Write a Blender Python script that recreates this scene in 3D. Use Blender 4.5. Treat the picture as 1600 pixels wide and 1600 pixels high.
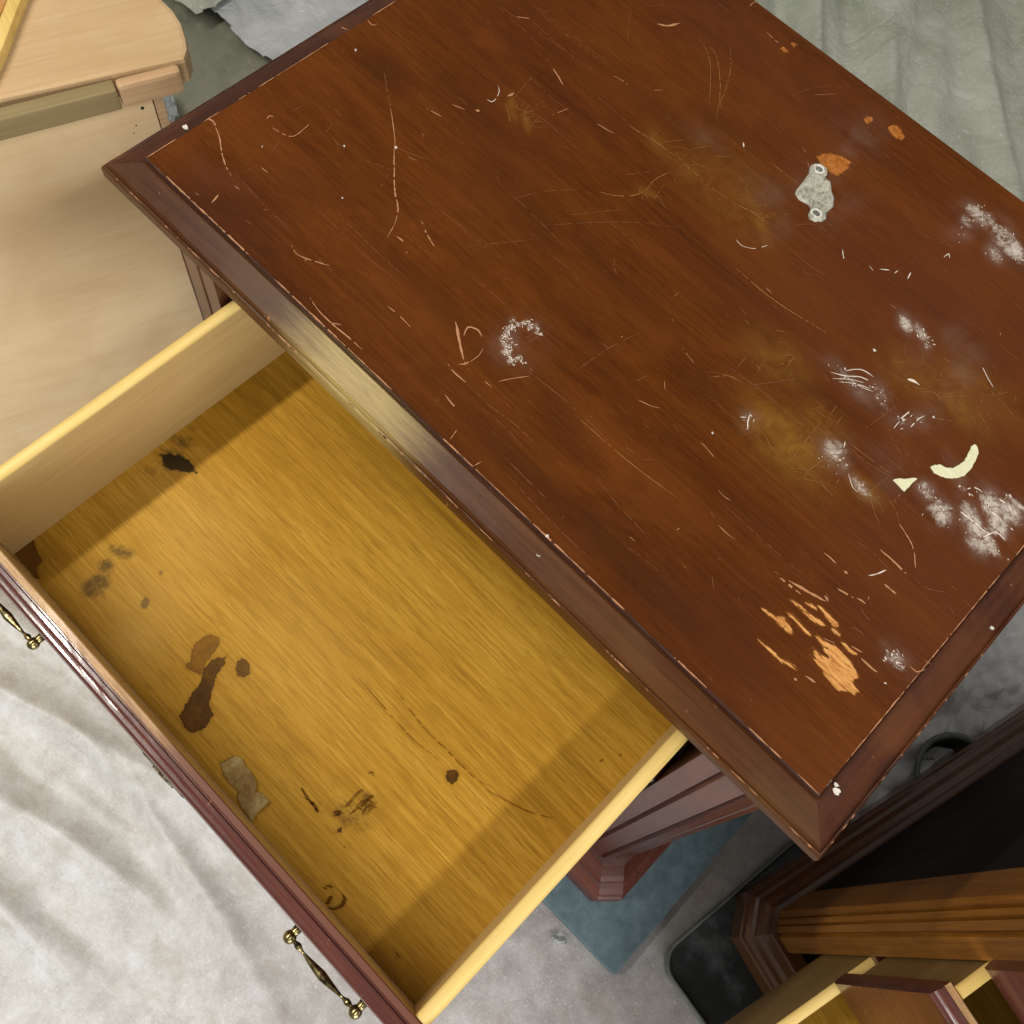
import bpy, bmesh, math, random
import numpy as np
from mathutils import Matrix, Vector, noise as mnoise

for o in list(bpy.data.objects):
    bpy.data.objects.remove(o, do_unlink=True)
scene = bpy.context.scene
C = scene.collection
rad = math.radians

# ------------------------------------------------------------------ camera
cam_data = bpy.data.cameras.new("camera")
cam = bpy.data.objects.new("camera", cam_data); C.objects.link(cam)
cam_data.sensor_width = 36.0
cam_data.lens = 36.0 * 1592.2274 / 1600.0
cam_data.clip_start = 0.02; cam_data.clip_end = 60
right = Vector((0.7096375769, 0.6981124675, 0.0951498406))
down = Vector((0.673186978, -0.6319661678, -0.383976633))
fwd = Vector((-0.2079273946, 0.3365378812, -0.9184271627))
M = Matrix.Identity(4)
for i in range(3):
    M[i][0] = right[i]; M[i][1] = -down[i]; M[i][2] = -fwd[i]
M[2][3] = 1.34                                   # camera 1.34 m above the floor
cam.matrix_world = M
cam_data.dof.use_dof = True
cam_data.dof.focus_distance = 0.74
cam_data.dof.aperture_fstop = 24.0
scene.camera = cam

# ------------------------------------------------------------------ world and lamps
world = bpy.data.worlds.new("World"); scene.world = world
world.use_nodes = True
bg = world.node_tree.nodes["Background"]
bg.inputs[0].default_value = (1.0, 0.96, 0.90, 1); bg.inputs[1].default_value = 0.24

def tube_lamp(name, x, y, z, length, width, watts, col, tilt=0):
    l = bpy.data.lights.new(name, 'AREA'); l.shape = 'RECTANGLE'
    l.size = width; l.size_y = length; l.energy = watts; l.color = col
    o = bpy.data.objects.new(name, l); C.objects.link(o)
    o.location = (x, y, z); o.rotation_euler = (0, rad(tilt), 0)
    return o
# two ceiling strip lights that run parallel, front to back
tube_lamp("strip_light", -1.20, -0.85, 2.62, 1.7, 0.10, 50, (1.0, 0.955, 0.87), -22)
tube_lamp("strip_light", 1.05, -0.35, 2.62, 3.0, 0.12, 30, (1.0, 0.97, 0.93), 22)
# unseen soft fill, added low at the front right to brighten upright faces
l = bpy.data.lights.new("fill_light", 'AREA'); l.shape = 'RECTANGLE'; l.size = 2.2; l.size_y = 1.5
l.energy = 78; l.color = (0.93, 0.96, 1.0)
o = bpy.data.objects.new("fill_light", l); C.objects.link(o); o.location = (2.7, -1.9, 1.25)
o.rotation_euler = (Vector((0, 0, 0.4)) - o.location).to_track_quat('-Z', 'Y').to_euler()

scene.view_settings.view_transform = 'Standard'
scene.view_settings.look = 'None'
scene.view_settings.exposure = 0.0
scene.view_settings.gamma = 1.0
scene.render.engine = 'CYCLES'
scene.render.resolution_x = 1024; scene.render.resolution_y = 1024

# ------------------------------------------------------------------ helpers
def tag(o, label=None, cat=None, group=None, kind=None):
    if label: o['label'] = label
    if cat: o['category'] = cat
    if group: o['group'] = group
    if kind: o['kind'] = kind
    return o

def empty(name, loc=(0, 0, 0), rz=0.0):
    o = bpy.data.objects.new(name, None); C.objects.link(o)
    o.location = loc; o.rotation_euler = (0, 0, rz); o.empty_display_size = 0.05
    return o

def link_mesh(name, me, mats, parent=None, smooth=False):
    if not isinstance(mats, (list, tuple)): mats = [mats]
    for m in mats: me.materials.append(m)
    if smooth:
        me.polygons.foreach_set('use_smooth', [True] * len(me.polygons))
    o = bpy.data.objects.new(name, me); C.objects.link(o)
    if parent: o.parent = parent
    return o

def from_py(name, vs, fs, mats, parent=None, smooth=False, mi=None):
    me = bpy.data.meshes.new(name)
    me.from_pydata([tuple(v) for v in vs], [], fs)
    if mi: me.polygons.foreach_set('material_index', mi)
    bm = bmesh.new(); bm.from_mesh(me)
    bmesh.ops.recalc_face_normals(bm, faces=bm.faces); bm.to_mesh(me); bm.free()
    me.update()
    return link_mesh(name, me, mats, parent, smooth)

def box(name, a, b, mat, parent=None, bev=0.0012):
    bm = bmesh.new()
    bmesh.ops.create_cube(bm, size=1)
    for v in bm.verts:
        v.co = Vector([(a[i] + b[i]) / 2 + v.co[i] * (b[i] - a[i]) for i in range(3)])
    if bev:
        bmesh.ops.bevel(bm, geom=list(bm.edges), offset=bev, segments=2, profile=0.6, affect='EDGES')
    me = bpy.data.meshes.new(name); bm.to_mesh(me); bm.free()
    return link_mesh(name, me, mat, parent)

def prism(name, poly, z0, z1, mat, parent=None, bev=0.0):
    """closed plan polygon extruded from z0 to z1"""
    bm = bmesh.new()
    lo = [bm.verts.new((p[0], p[1], z0)) for p in poly]
    hi = [bm.verts.new((p[0], p[1], z1)) for p in poly]
    n = len(poly)
    bm.faces.new(lo[::-1]); top = bm.faces.new(hi)
    for i in range(n):
        bm.faces.new((lo[i], lo[(i + 1) % n], hi[(i + 1) % n], hi[i]))
    bmesh.ops.recalc_face_normals(bm, faces=bm.faces)
    if bev:
        es = [e for e in bm.edges if all(abs(v.co.z - z1) < 1e-6 for v in e.verts)]
        bmesh.ops.bevel(bm, geom=es, offset=bev, segments=2, profile=0.6, affect='EDGES')
    bmesh.ops.triangulate(bm, faces=[f for f in bm.faces if len(f.verts) > 4])
    me = bpy.data.meshes.new(name); bm.to_mesh(me); bm.free()
    return link_mesh(name, me, mat, parent)

def jag(poly, amp, sub, seed):
    """subdivide a closed outline and give it a ragged edge"""
    r = random.Random(seed); out = []
    n = len(poly)
    for i in range(n):
        a = Vector(poly[i][:2]); b = Vector(poly[(i + 1) % n][:2])
        for k in range(sub):
            t = k / sub
            p = a.lerp(b, t)
            out.append((p.x + r.uniform(-amp, amp), p.y + r.uniform(-amp, amp)))
    return out

def flat_patches(name, polys, z, mat, off, parent, amp=0.0005, sub=4, seed=1, lift=0.00035):
    """thin ragged flakes / stains lying on a surface, one part"""
    for q, poly in enumerate(polys):
        vs, fs = [], []
        pj = jag(poly, amp, sub, seed + q)
        bm = bmesh.new()
        ring = [bm.verts.new((p[0] - off[0], p[1] - off[1], z + lift - off[2])) for p in pj]
        edges = [bm.edges.new((ring[i], ring[(i + 1) % len(ring)])) for i in range(len(ring))]
        bmesh.ops.triangle_fill(bm, use_beauty=True, edges=edges, normal=(0, 0, 1))
        bm.verts.index_update()
        base = len(vs)
        vs += [tuple(v.co) for v in bm.verts]
        for f in bm.faces:
            ids = [v.index + base for v in f.verts]
            if f.normal.z < 0: ids.reverse()
            fs.append(ids)
        bm.free()
        me = bpy.data.meshes.new(name); me.from_pydata(vs, [], fs); me.update()
        link_mesh(name, me, mat, parent)

def ribbons(name, lines, z, mat, off, parent, lift=0.0005, seed=3, gap=0.12, seglen=0.0022):
    """scratches: thin, tapered, broken ribbons; lines = [(width_m, [(x, y), ...]), ...]"""
    r = random.Random(seed); vs, fs = [], []
    for w, pts in lines:
        P = [Vector(p) for p in pts]
        # Catmull-Rom resample
        samp = []
        for i in range(len(P) - 1):
            p0 = P[max(i - 1, 0)]; p1 = P[i]; p2 = P[i + 1]; p3 = P[min(i + 2, len(P) - 1)]
            n = max(2, int((p2 - p1).length / seglen))
            for k in range(n):
                t = k / n
                samp.append(0.5 * ((2 * p1) + (-p0 + p2) * t + (2 * p0 - 5 * p1 + 4 * p2 - p3) * t * t
                                   + (-p0 + 3 * p1 - 3 * p2 + p3) * t ** 3))
        samp.append(P[-1])
        n = len(samp); prev = None
        for i, p in enumerate(samp):
            d = (samp[min(i + 1, n - 1)] - samp[max(i - 1, 0)])
            if d.length < 1e-9: continue
            d.normalize(); nn = Vector((-d.y, d.x))
            t = i / max(n - 1, 1)
            ww = w * 0.5 * min(1, 0.25 + 3.2 * min(t, 1 - t)) * r.uniform(0.55, 1.3)
            p = p + nn * r.uniform(-0.12, 0.12) * w
            a = (p.x + nn.x * ww - off[0], p.y + nn.y * ww - off[1], z + lift - off[2])
            b = (p.x - nn.x * ww - off[0], p.y - nn.y * ww - off[1], z + lift - off[2])
            vs += [a, b]; cur = len(vs) - 2
            if prev is not None and r.random() > gap:
                fs.append((prev, prev + 1, cur + 1, cur))
            prev = cur
    me = bpy.data.meshes.new(name); me.from_pydata(vs, [], fs)
    bm = bmesh.new(); bm.from_mesh(me)
    for f in bm.faces:
        f.normal_update()
        if f.normal.z < 0: f.normal_flip()
    bm.to_mesh(me); bm.free(); me.update()
    return link_mesh(name, me, mat, parent)

def tube(name, pts, radii, mat, parent=None, seg=10, squash=1.0):
    vs, fs = [], []
    n = len(pts); P = [Vector(p) for p in pts]
    up = Vector((0, 0, 1))
    for i, p in enumerate(P):
        d = (P[min(i + 1, n - 1)] - P[max(i - 1, 0)]).normalized()
        s = d.cross(up)
        if s.length < 1e-4: s = d.cross(Vector((1, 0, 0)))
        s.normalize(); t = s.cross(d).normalized()
        for k in range(seg):
            a = 2 * math.pi * k / seg
            vs.append(p + s * math.cos(a) * radii[i] + t * math.sin(a) * radii[i] * squash)
    for i in range(n - 1):
        for k in range(seg):
            fs.append((i * seg + k, i * seg + (k + 1) % seg, (i + 1) * seg + (k + 1) % seg, (i + 1) * seg + k))
    fs.append(list(range(seg))); fs.append([(n - 1) * seg + k for k in range(seg)])
    return from_py(name, vs, fs, mat, parent, smooth=True)

def sweep_ring(name, loop_fn, profile, mat, parent=None, closed=True, smooth=False):
    """profile = [(offset, z)]; loop_fn(offset) gives the plan corners at that offset"""
    rings = [loop_fn(o) for o, z in profile]
    n = len(rings[0]); vs, fs = [], []
    for (o, z), ring in zip(profile, rings):
        vs += [(p[0], p[1], z) for p in ring]
    m = n if closed else n - 1
    for i in range(len(profile) - 1):
        for k in range(m):
            fs.append((i * n + k, i * n + (k + 1) % n, (i + 1) * n + (k + 1) % n, (i + 1) * n + k))
    return from_py(name, vs, fs, mat, parent, smooth)

# ------------------------------------------------------------------ materials
class NT:
    def __init__(s, name):
        s.m = bpy.data.materials.new(name); s.m.use_nodes = True
        s.t = s.m.node_tree; s.n = s.t.nodes; s.l = s.t.links
        s.b = s.n["Principled BSDF"]
    def node(s, typ, **kw):
        nd = s.n.new(typ)
        for k, v in kw.items(): setattr(nd, k, v)
        return nd
    def set(s, sock, v):
        if hasattr(v, 'is_output') or isinstance(v, bpy.types.NodeSocket): s.l.new(v, sock)
        else: sock.default_value = v
    def coord(s, scale=(1, 1, 1), rot=(0, 0, 0)):
        tc = s.node('ShaderNodeTexCoord'); mp = s.node('ShaderNodeMapping')
        mp.inputs['Scale'].default_value = scale; mp.inputs['Rotation'].default_value = rot
        s.l.new(tc.outputs['Object'], mp.inputs[0]); return mp.outputs[0]
    def noise(s, vec, scale, detail=4, rough=0.55, dist=0.0):
        nd = s.node('ShaderNodeTexNoise'); s.l.new(vec, nd.inputs['Vector'])
        nd.inputs['Scale'].default_value = scale; nd.inputs['Detail'].default_value = detail
        nd.inputs['Roughness'].default_value = rough; nd.inputs['Distortion'].default_value = dist
        return nd.outputs['Fac']
    def ramp(s, fac, stops, interp='LINEAR'):
        nd = s.node('ShaderNodeValToRGB'); nd.color_ramp.interpolation = interp
        els = nd.color_ramp.elements
        while len(els) < len(stops): els.new(0.5)
        for e, (p, c) in zip(els, stops):
            e.position = p; e.color = (c[0], c[1], c[2], 1) if len(c) == 3 else c
        s.l.new(fac, nd.inputs[0]); return nd.outputs[0]
    def math(s, op, a, b=None, clamp=False):
        nd = s.node('ShaderNodeMath', operation=op, use_clamp=clamp)
        s.set(nd.inputs[0], a)
        if b is not None: s.set(nd.inputs[1], b)
        return nd.outputs[0]
    def smooth(s, v, a, b):
        nd = s.node('ShaderNodeMapRange', interpolation_type='SMOOTHSTEP')
        s.set(nd.inputs['Value'], v); nd.inputs['From Min'].default_value = a
        nd.inputs['From Max'].default_value = b
        return nd.outputs[0]
    def mix(s, fac, a, b, blend='MIX'):
        nd = s.node('ShaderNodeMix', data_type='RGBA', blend_type=blend)
        s.set(nd.inputs[0], fac)
        for sock, v in ((nd.inputs[6], a), (nd.inputs[7], b)):
            if isinstance(v, tuple): sock.default_value = (*v[:3], 1)
            else: s.l.new(v, sock)
        return nd.outputs[2]
    def attr(s, name):
        nd = s.node('ShaderNodeAttribute', attribute_name=name); return nd.outputs['Fac']
    def crease(s, vec, scale, dist=1.2):
        """sharp crinkle lines: 1 in the open, dropping to 0 along thin folds"""
        n = s.noise(vec, scale, 3, 0.55, dist)
        return s.smooth(s.math('ABSOLUTE', s.math('SUBTRACT', n, 0.5)), 0.0, 0.07)
    def bump(s, h, strength, dist=0.001):
        nd = s.node('ShaderNodeBump'); nd.inputs['Strength'].default_value = strength
        nd.inputs['Distance'].default_value = dist
        s.set(nd.inputs['Height'], h); s.l.new(nd.outputs[0], s.b.inputs['Normal'])
    def fin(s, col, rough=0.5, metal=0.0, coat=0.0, coat_rough=0.1, spec=0.5):
        s.set(s.b.inputs['Base Color'], col if not isinstance(col, tuple) else (*col, 1))
        s.set(s.b.inputs['Roughness'], rough); s.b.inputs['Metallic'].default_value = metal
        s.b.inputs['Coat Weight'].default_value = coat; s.b.inputs['Coat Roughness'].default_value = coat_rough
        s.b.inputs['Specular IOR Level'].default_value = spec
        return s.m

def stretch(axis, along, across):
    return tuple(along if i == axis else across for i in range(3))

def wood(name, dark, mid, light, axis=0, big=1.0, fine=1.0, rough=0.45, coat=0.0, coat_rough=0.15,
         blotch=None, blotch_amt=0.0, pore=0.25, spec=0.5, contrast=1.0, extra=None, speck=0.0):
    t = NT(name)
    v1 = t.coord(stretch(axis, 1.6 * big, 13 * big)); v2 = t.coord(stretch(axis, 9 * fine, 260 * fine))
    v3 = t.coord((1, 1, 1))
    n1 = t.noise(v1, 1.0, 5, 0.6, 1.3); n2 = t.noise(v2, 1.0, 4, 0.65, 0.2); n3 = t.noise(v3, 9, 4, 0.6, 0.6)
    f = t.math('ADD', t.math('MULTIPLY', n1, 0.55), t.math('MULTIPLY', n2, 0.45))
    lo = 0.5 - 0.17 / contrast; hi = 0.5 + 0.17 / contrast
    col = t.ramp(f, [(lo, dark), (0.5, mid), (hi, light)])
    if blotch:
        col = t.mix(t.math('MULTIPLY', t.smooth(n3, 0.42, 0.66), blotch_amt), col, blotch)
    if speck:
        n4 = t.noise(v3, 420, 2, 0.7); col = t.mix(t.math('MULTIPLY', t.smooth(n4, 0.6, 0.72), speck), col, dark)
    if extra: col = extra(t, col)
    t.bump(n2, pore, 0.0006)
    rr = t.math('ADD', t.math('MULTIPLY', n3, 0.25), rough - 0.12)
    return t.fin(col, rr, coat=coat, coat_rough=coat_rough, spec=spec)

# ---- the worn finish of the table top: the wear has its own shape, kept as vertex attributes
def make_top_material():
    t = NT('worn_cherry_top')
    v1 = t.coord((1.7, 12, 12)); v2 = t.coord((9, 300, 300)); v3 = t.coord((1, 1, 1)); v4 = t.coord((1, 2.2, 1))
    n1 = t.noise(v1, 1.0, 6, 0.6, 1.6); n2 = t.noise(v2, 1.0, 4, 0.7, 0.3); n3 = t.noise(v4, 7.5, 5, 0.6, 0.9)
    n5 = t.noise(v3, 3.1, 3, 0.5, 0.4)
    np_ = t.noise(t.coord((60, 420, 420)), 1.0, 3, 0.7)
    f = t.math('ADD', t.math('MULTIPLY', n1, 0.44), t.math('ADD', t.math('MULTIPLY', n2, 0.30), t.math('MULTIPLY', np_, 0.26)))
    col = t.ramp(f, [(0.30, (0.030, 0.0075, 0.0014)), (0.5, (0.092, 0.0230, 0.0022)), (0.71, (0.158, 0.043, 0.0045))])
    col = t.mix(t.math('MULTIPLY', t.smooth(n3, 0.45, 0.70), 0.45), col, (0.165, 0.043, 0.0055))
    col = t.mix(t.math('MULTIPLY', t.smooth(n5, 0.50, 0.72), 0.40), col, (0.080, 0.019, 0.0055))
    # darker figure
    dk = t.attr('darks')
    col = t.mix(t.math('MULTIPLY', dk, t.math('ADD', t.math('MULTIPLY', n3, 0.8), 0.25), True), col, (0.030, 0.0085, 0.0025))
    red = t.attr('red')
    col = t.mix(t.math('MULTIPLY', red, 0.75, True), col, (0.115, 0.032, 0.0115))
    am = t.attr('amber')
    n6 = t.noise(v3, 60, 6, 0.7, 0.5)
    col = t.mix(t.math('MULTIPLY', am, t.math('ADD', t.smooth(n6, 0.3, 0.7), 0.35), True), col, (0.22, 0.100, 0.014))
    # fine random rubbing marks
    v7 = t.coord((60, 900, 900), (0, 0, rad(35))); v8 = t.coord((60, 900, 900), (0, 0, rad(-62)))
    r1 = t.smooth(t.noise(v7, 1.0, 2, 0.5), 0.70, 0.78); r2 = t.smooth(t.noise(v8, 1.0, 2, 0.5), 0.71, 0.79)
    gate = t.smooth(t.noise(v3, 11, 3, 0.6), 0.5, 0.72)
    col = t.mix(t.math('MULTIPLY', t.math('ADD', r1, r2, True), t.math('MULTIPLY', gate, 0.5)), col, (0.42, 0.19, 0.075))
    # white dust and dried glue haze
    hz = t.attr('haze')
    nm = t.noise(v3, 75, 7, 0.72, 1.4); nf = t.noise(v3, 330, 5, 0.8, 0.8)
    val = t.math('MULTIPLY', hz, t.math('ADD', t.math('MULTIPLY', nm, 1.9), t.math('SUBTRACT', t.math('MULTIPLY', nf, 1.5), 0.85)))
    hm = t.math('MULTIPLY', t.smooth(val, 0.40, 1.05), 0.92)
    col = t.mix(hm, col, (0.60, 0.54, 0.46))
    soft = t.math('MULTIPLY', t.math('MULTIPLY', hz, t.smooth(t.noise(v3, 40, 4, 0.6), 0.3, 0.7)), 0.22, True)
    col = t.mix(soft, col, (0.5, 0.44, 0.38))
    # finish torn away along the grain: raw wood with a lifted, darker border
    ng = t.noise(t.coord((90, 620, 620)), 1.0, 4, 0.7, 0.4); ng2 = t.noise(v3, 210, 5, 0.7)
    br = t.math('ADD', t.attr('bare'), t.math('ADD', t.math('MULTIPLY', t.math('SUBTRACT', ng, 0.5), 0.75), t.math('MULTIPLY', t.math('SUBTRACT', ng2, 0.5), 0.35)))
    rawc = t.ramp(ng, [(0.34, (0.30, 0.105, 0.022)), (0.5, (0.58, 0.26, 0.072)), (0.66, (0.70, 0.38, 0.13))])
    bm_ = t.smooth(br, 0.47, 0.56)
    halo = t.math('SUBTRACT', t.smooth(br, 0.30, 0.46), bm_, True)
    col = t.mix(t.math('MULTIPLY', halo, 0.45), col, (0.17, 0.055, 0.008))
    col = t.mix(bm_, col, rawc)
    ch = t.math('ADD', t.attr('chip'), t.math('MULTIPLY', t.math('SUBTRACT', ng2, 0.5), 0.7))
    chc = t.ramp(ng2, [(0.35, (0.26, 0.075, 0.010)), (0.6, (0.46, 0.165, 0.035))])
    col = t.mix(t.smooth(ch, 0.42, 0.66), col, chc)
    dust = t.smooth(t.noise(v3, 520, 2, 0.6), 0.765, 0.80)
    col = t.mix(t.math('MULTIPLY', dust, 0.55), col, (0.62, 0.42, 0.30))
    t.bump(t.math('ADD', n2, t.math('MULTIPLY', hm, 0.8)), 0.22, 0.0006)
    rr = t.math('ADD', t.math('MULTIPLY', t.noise(v3, 26, 5, 0.6), 0.30), 0.26)
    rr = t.math('ADD', rr, t.math('MULTIPLY', hz, 0.25), True)
    return t.fin(col, rr, coat=0.0, spec=0.11)
M_TOP = make_top_material()

def edge_wear(t, col):
    v = t.coord((1, 1, 1))
    n = t.noise(v, 70, 5, 0.7, 0.4)
    col = t.mix(t.math('MULTIPLY', t.smooth(n, 0.66, 0.74), 0.55), col, (0.44, 0.2, 0.08))
    return col
def bevel_wear_sheen(t, col):
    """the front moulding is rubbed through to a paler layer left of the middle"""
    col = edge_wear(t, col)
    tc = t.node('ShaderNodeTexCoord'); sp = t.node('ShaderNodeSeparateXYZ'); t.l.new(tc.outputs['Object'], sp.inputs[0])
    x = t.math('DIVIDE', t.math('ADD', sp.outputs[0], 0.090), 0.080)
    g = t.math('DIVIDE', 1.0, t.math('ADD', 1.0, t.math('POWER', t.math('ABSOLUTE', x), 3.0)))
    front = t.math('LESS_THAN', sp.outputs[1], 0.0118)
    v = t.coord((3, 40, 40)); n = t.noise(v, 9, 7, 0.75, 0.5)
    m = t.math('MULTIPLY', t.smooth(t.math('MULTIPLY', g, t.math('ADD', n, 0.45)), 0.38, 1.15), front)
    return t.mix(t.math('MULTIPLY', m, 0.75), col, (0.46, 0.34, 0.115))  # rubbed finish and lamp sheen both painted as this paler colour
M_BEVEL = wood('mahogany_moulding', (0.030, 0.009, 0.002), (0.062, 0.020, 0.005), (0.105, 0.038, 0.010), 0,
               rough=0.36, coat=0.0, spec=0.17, blotch=(0.085, 0.038, 0.010), blotch_amt=0.6, extra=bevel_wear_sheen)
M_BEVEL_Y = wood('mahogany_moulding_cross', (0.018, 0.004, 0.001), (0.045, 0.0095, 0.002), (0.085, 0.021, 0.004), 1,
                 rough=0.40, coat=0.05, coat_rough=0.2, spec=0.35, blotch=(0.13, 0.038, 0.006), blotch_amt=0.5, extra=edge_wear)
M_BODY = wood('mahogany_body', (0.040, 0.010, 0.006), (0.085, 0.021, 0.012), (0.14, 0.040, 0.020), 2,
              rough=0.34, coat=0.3, coat_rough=0.18, extra=edge_wear)
M_BODY_X = wood('mahogany_body_cross', (0.038, 0.008, 0.006), (0.080, 0.018, 0.012), (0.135, 0.038, 0.021), 0,
                rough=0.28, coat=0.6, coat_rough=0.10, extra=edge_wear)
M_BASE2 = wood('brown_base', (0.060, 0.023, 0.008), (0.115, 0.046, 0.016), (0.18, 0.078, 0.028), 0, rough=0.30, coat=0.5, coat_rough=0.16, extra=edge_wear)
M_BASE = wood('mahogany_base', (0.065, 0.017, 0.011), (0.130, 0.036, 0.022), (0.20, 0.062, 0.034), 0, rough=0.42, coat=0.12, coat_rough=0.3, spec=0.35, extra=edge_wear)
M_EDGE = wood('panel_edge_finish', (0.022, 0.008, 0.006), (0.045, 0.018, 0.013), (0.08, 0.035, 0.025), 0, rough=0.22, coat=0.8, coat_rough=0.10)
M_HONEY = wood('honey_stained_post', (0.085, 0.026, 0.003), (0.21, 0.078, 0.008), (0.34, 0.14, 0.017), 2,
               rough=0.45, coat=0.05, spec=0.3, blotch=(0.29, 0.125, 0.017), blotch_amt=0.5)
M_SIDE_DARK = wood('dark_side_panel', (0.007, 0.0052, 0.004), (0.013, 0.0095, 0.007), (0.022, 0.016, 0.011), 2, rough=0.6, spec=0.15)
M_RIM = wood('pale_drawer_rim', (0.60, 0.39, 0.10), (0.78, 0.55, 0.17), (0.88, 0.66, 0.25), 1, rough=0.5, fine=0.8)
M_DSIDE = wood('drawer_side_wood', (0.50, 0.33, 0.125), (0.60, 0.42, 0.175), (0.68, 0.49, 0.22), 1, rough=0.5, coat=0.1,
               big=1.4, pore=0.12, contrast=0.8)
M_OLIVE = wood('olive_drawer_side', (0.13, 0.078, 0.022), (0.20, 0.125, 0.038), (0.27, 0.17, 0.058), 1, rough=0.5, contrast=0.8)  # dark olive wood of drawer sides and runners

RINGC = (0.0859, 0.3525)          # centre of the growth rings of the drawer's face veneer
def drawer_floor_material(name, dark, mid, light, marks=True):
    t = NT(name)
    v0 = t.coord((1, 1, 1))
    v1 = t.coord((1.3, 8, 8)); v2 = t.coord((16, 420, 420)); v4 = t.coord((4, 75, 75))
    n1 = t.noise(v1, 1.0, 3, 0.5, 0.8); n2 = t.noise(v2, 1.0, 3, 0.7, 0.3); n4 = t.noise(v4, 1.0, 4, 0.6, 0.4)
    f = t.math('ADD', t.math('MULTIPLY', n1, 0.34), t.math('ADD', t.math('MULTIPLY', n2, 0.40), t.math('MULTIPLY', n4, 0.26)))
    col = t.ramp(f, [(0.36, dark), (0.5, mid), (0.63, light)])
    pr = t.noise(t.coord((48, 640, 640)), 1.0, 2, 0.6)
    dk = tuple(c * 0.62 for c in mid)
    col = t.mix(t.math('MULTIPLY', t.smooth(pr, 0.53, 0.66), 0.55), col, dk)
    if marks:
        # broad growth rings of the rotary-cut face veneer
        wv = t.node('ShaderNodeTexWave', wave_type='RINGS', rings_direction='Z')
        mp = t.node('ShaderNodeMapping'); tcw = t.node('ShaderNodeTexCoord'); t.l.new(tcw.outputs['Object'], mp.inputs[0])
        mp.inputs['Location'].default_value = (RINGC[0], RINGC[1], 0); mp.inputs['Scale'].default_value = (1.0, 2.1, 0.0)
        t.l.new(mp.outputs[0], wv.inputs[0]); wv.inputs['Scale'].default_value = 8.5
        wv.inputs['Distortion'].default_value = 2.2; wv.inputs['Detail'].default_value = 3; wv.inputs['Detail Scale'].default_value = 0.25
        wv.inputs['Detail Roughness'].default_value = 0.6
        col = t.mix(t.math('MULTIPLY', t.math('MULTIPLY', t.smooth(wv.outputs['Fac'], 0.35, 1.0), t.smooth(t.noise(v0, 7, 3, 0.6), 0.48, 0.70)), 0.20), col, tuple(c * 0.72 for c in dark))
        st = t.attr('soot')
        n6 = t.noise(v0, 110, 7, 0.75, 0.6)
        nq = t.noise(v0, 230, 5, 0.8, 0.8)
        sm = t.smooth(t.math('MULTIPLY', st, t.math('ADD', t.math('MULTIPLY', n6, 2.0), t.math('SUBTRACT', t.math('MULTIPLY', nq, 1.4), 0.7))), 0.34, 0.95)
        col = t.mix(t.math('MULTIPLY', sm, 0.85), col, (0.055, 0.030, 0.010))
        dk0 = t.math('ADD', t.math('MULTIPLY', t.math('SUBTRACT', n6, 0.5), 0.45), t.math('MULTIPLY', t.math('SUBTRACT', n2, 0.5), 0.40))
        for att, c1, c2, am in (('amberstain', (0.20, 0.075, 0.004), (0.085, 0.030, 0.003), 0.82), ('stain', (0.105, 0.038, 0.003), (0.035, 0.011, 0.001), 0.94)):
            a = t.math('ADD', t.attr(att), dk0)
            body = t.smooth(a, 0.46, 0.56); rim = t.math('SUBTRACT', body, t.smooth(a, 0.58, 0.74), True)
            sc = t.mix(t.smooth(t.noise(v0, 45, 5, 0.7), 0.35, 0.65), c1, c2)
            sc = t.mix(t.math('MULTIPLY', rim, 0.75), sc, c2)
            col = t.mix(t.math('MULTIPLY', body, am), col, sc)
            soak = t.math('SUBTRACT', t.smooth(a, 0.15, 0.46), body, True)
            col = t.mix(t.math('MULTIPLY', soak, 0.25), col, (0.30, 0.13, 0.010))
        bu = t.math('ADD', t.attr('burn'), t.math('MULTIPLY', t.math('SUBTRACT', n6, 0.5), 0.9))
        col = t.mix(t.smooth(bu, 0.40, 0.60), col, (0.007, 0.004, 0.002))
        cl = t.attr('pale')
        col = t.mix(t.math('MULTIPLY', cl, 0.4, True), col, (0.66, 0.42, 0.13))
        gr = t.attr('front_shade')  # soft shade behind the drawer front, painted into the bottom's colour
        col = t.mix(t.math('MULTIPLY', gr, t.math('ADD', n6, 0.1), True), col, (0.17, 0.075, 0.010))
    t.bump(n2, 0.25, 0.0006)
    return t.fin(col, 0.6, spec=0.10)
M_DFLOOR = drawer_floor_material('amber_drawer_bottom', (0.275, 0.132, 0.010), (0.425, 0.220, 0.021), (0.56, 0.325, 0.046))
M_STAIN = drawer_floor_material('dark_spill_stain', (0.070, 0.022, 0.001), (0.110, 0.040, 0.002), (0.15, 0.062, 0.004), False)
M_STAIN2 = drawer_floor_material('amber_spill_stain', (0.14, 0.050, 0.002), (0.225, 0.088, 0.004), (0.30, 0.135, 0.009), False)
M_BURN = NT('black_burn').fin((0.006, 0.004, 0.003), 0.6)

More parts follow.
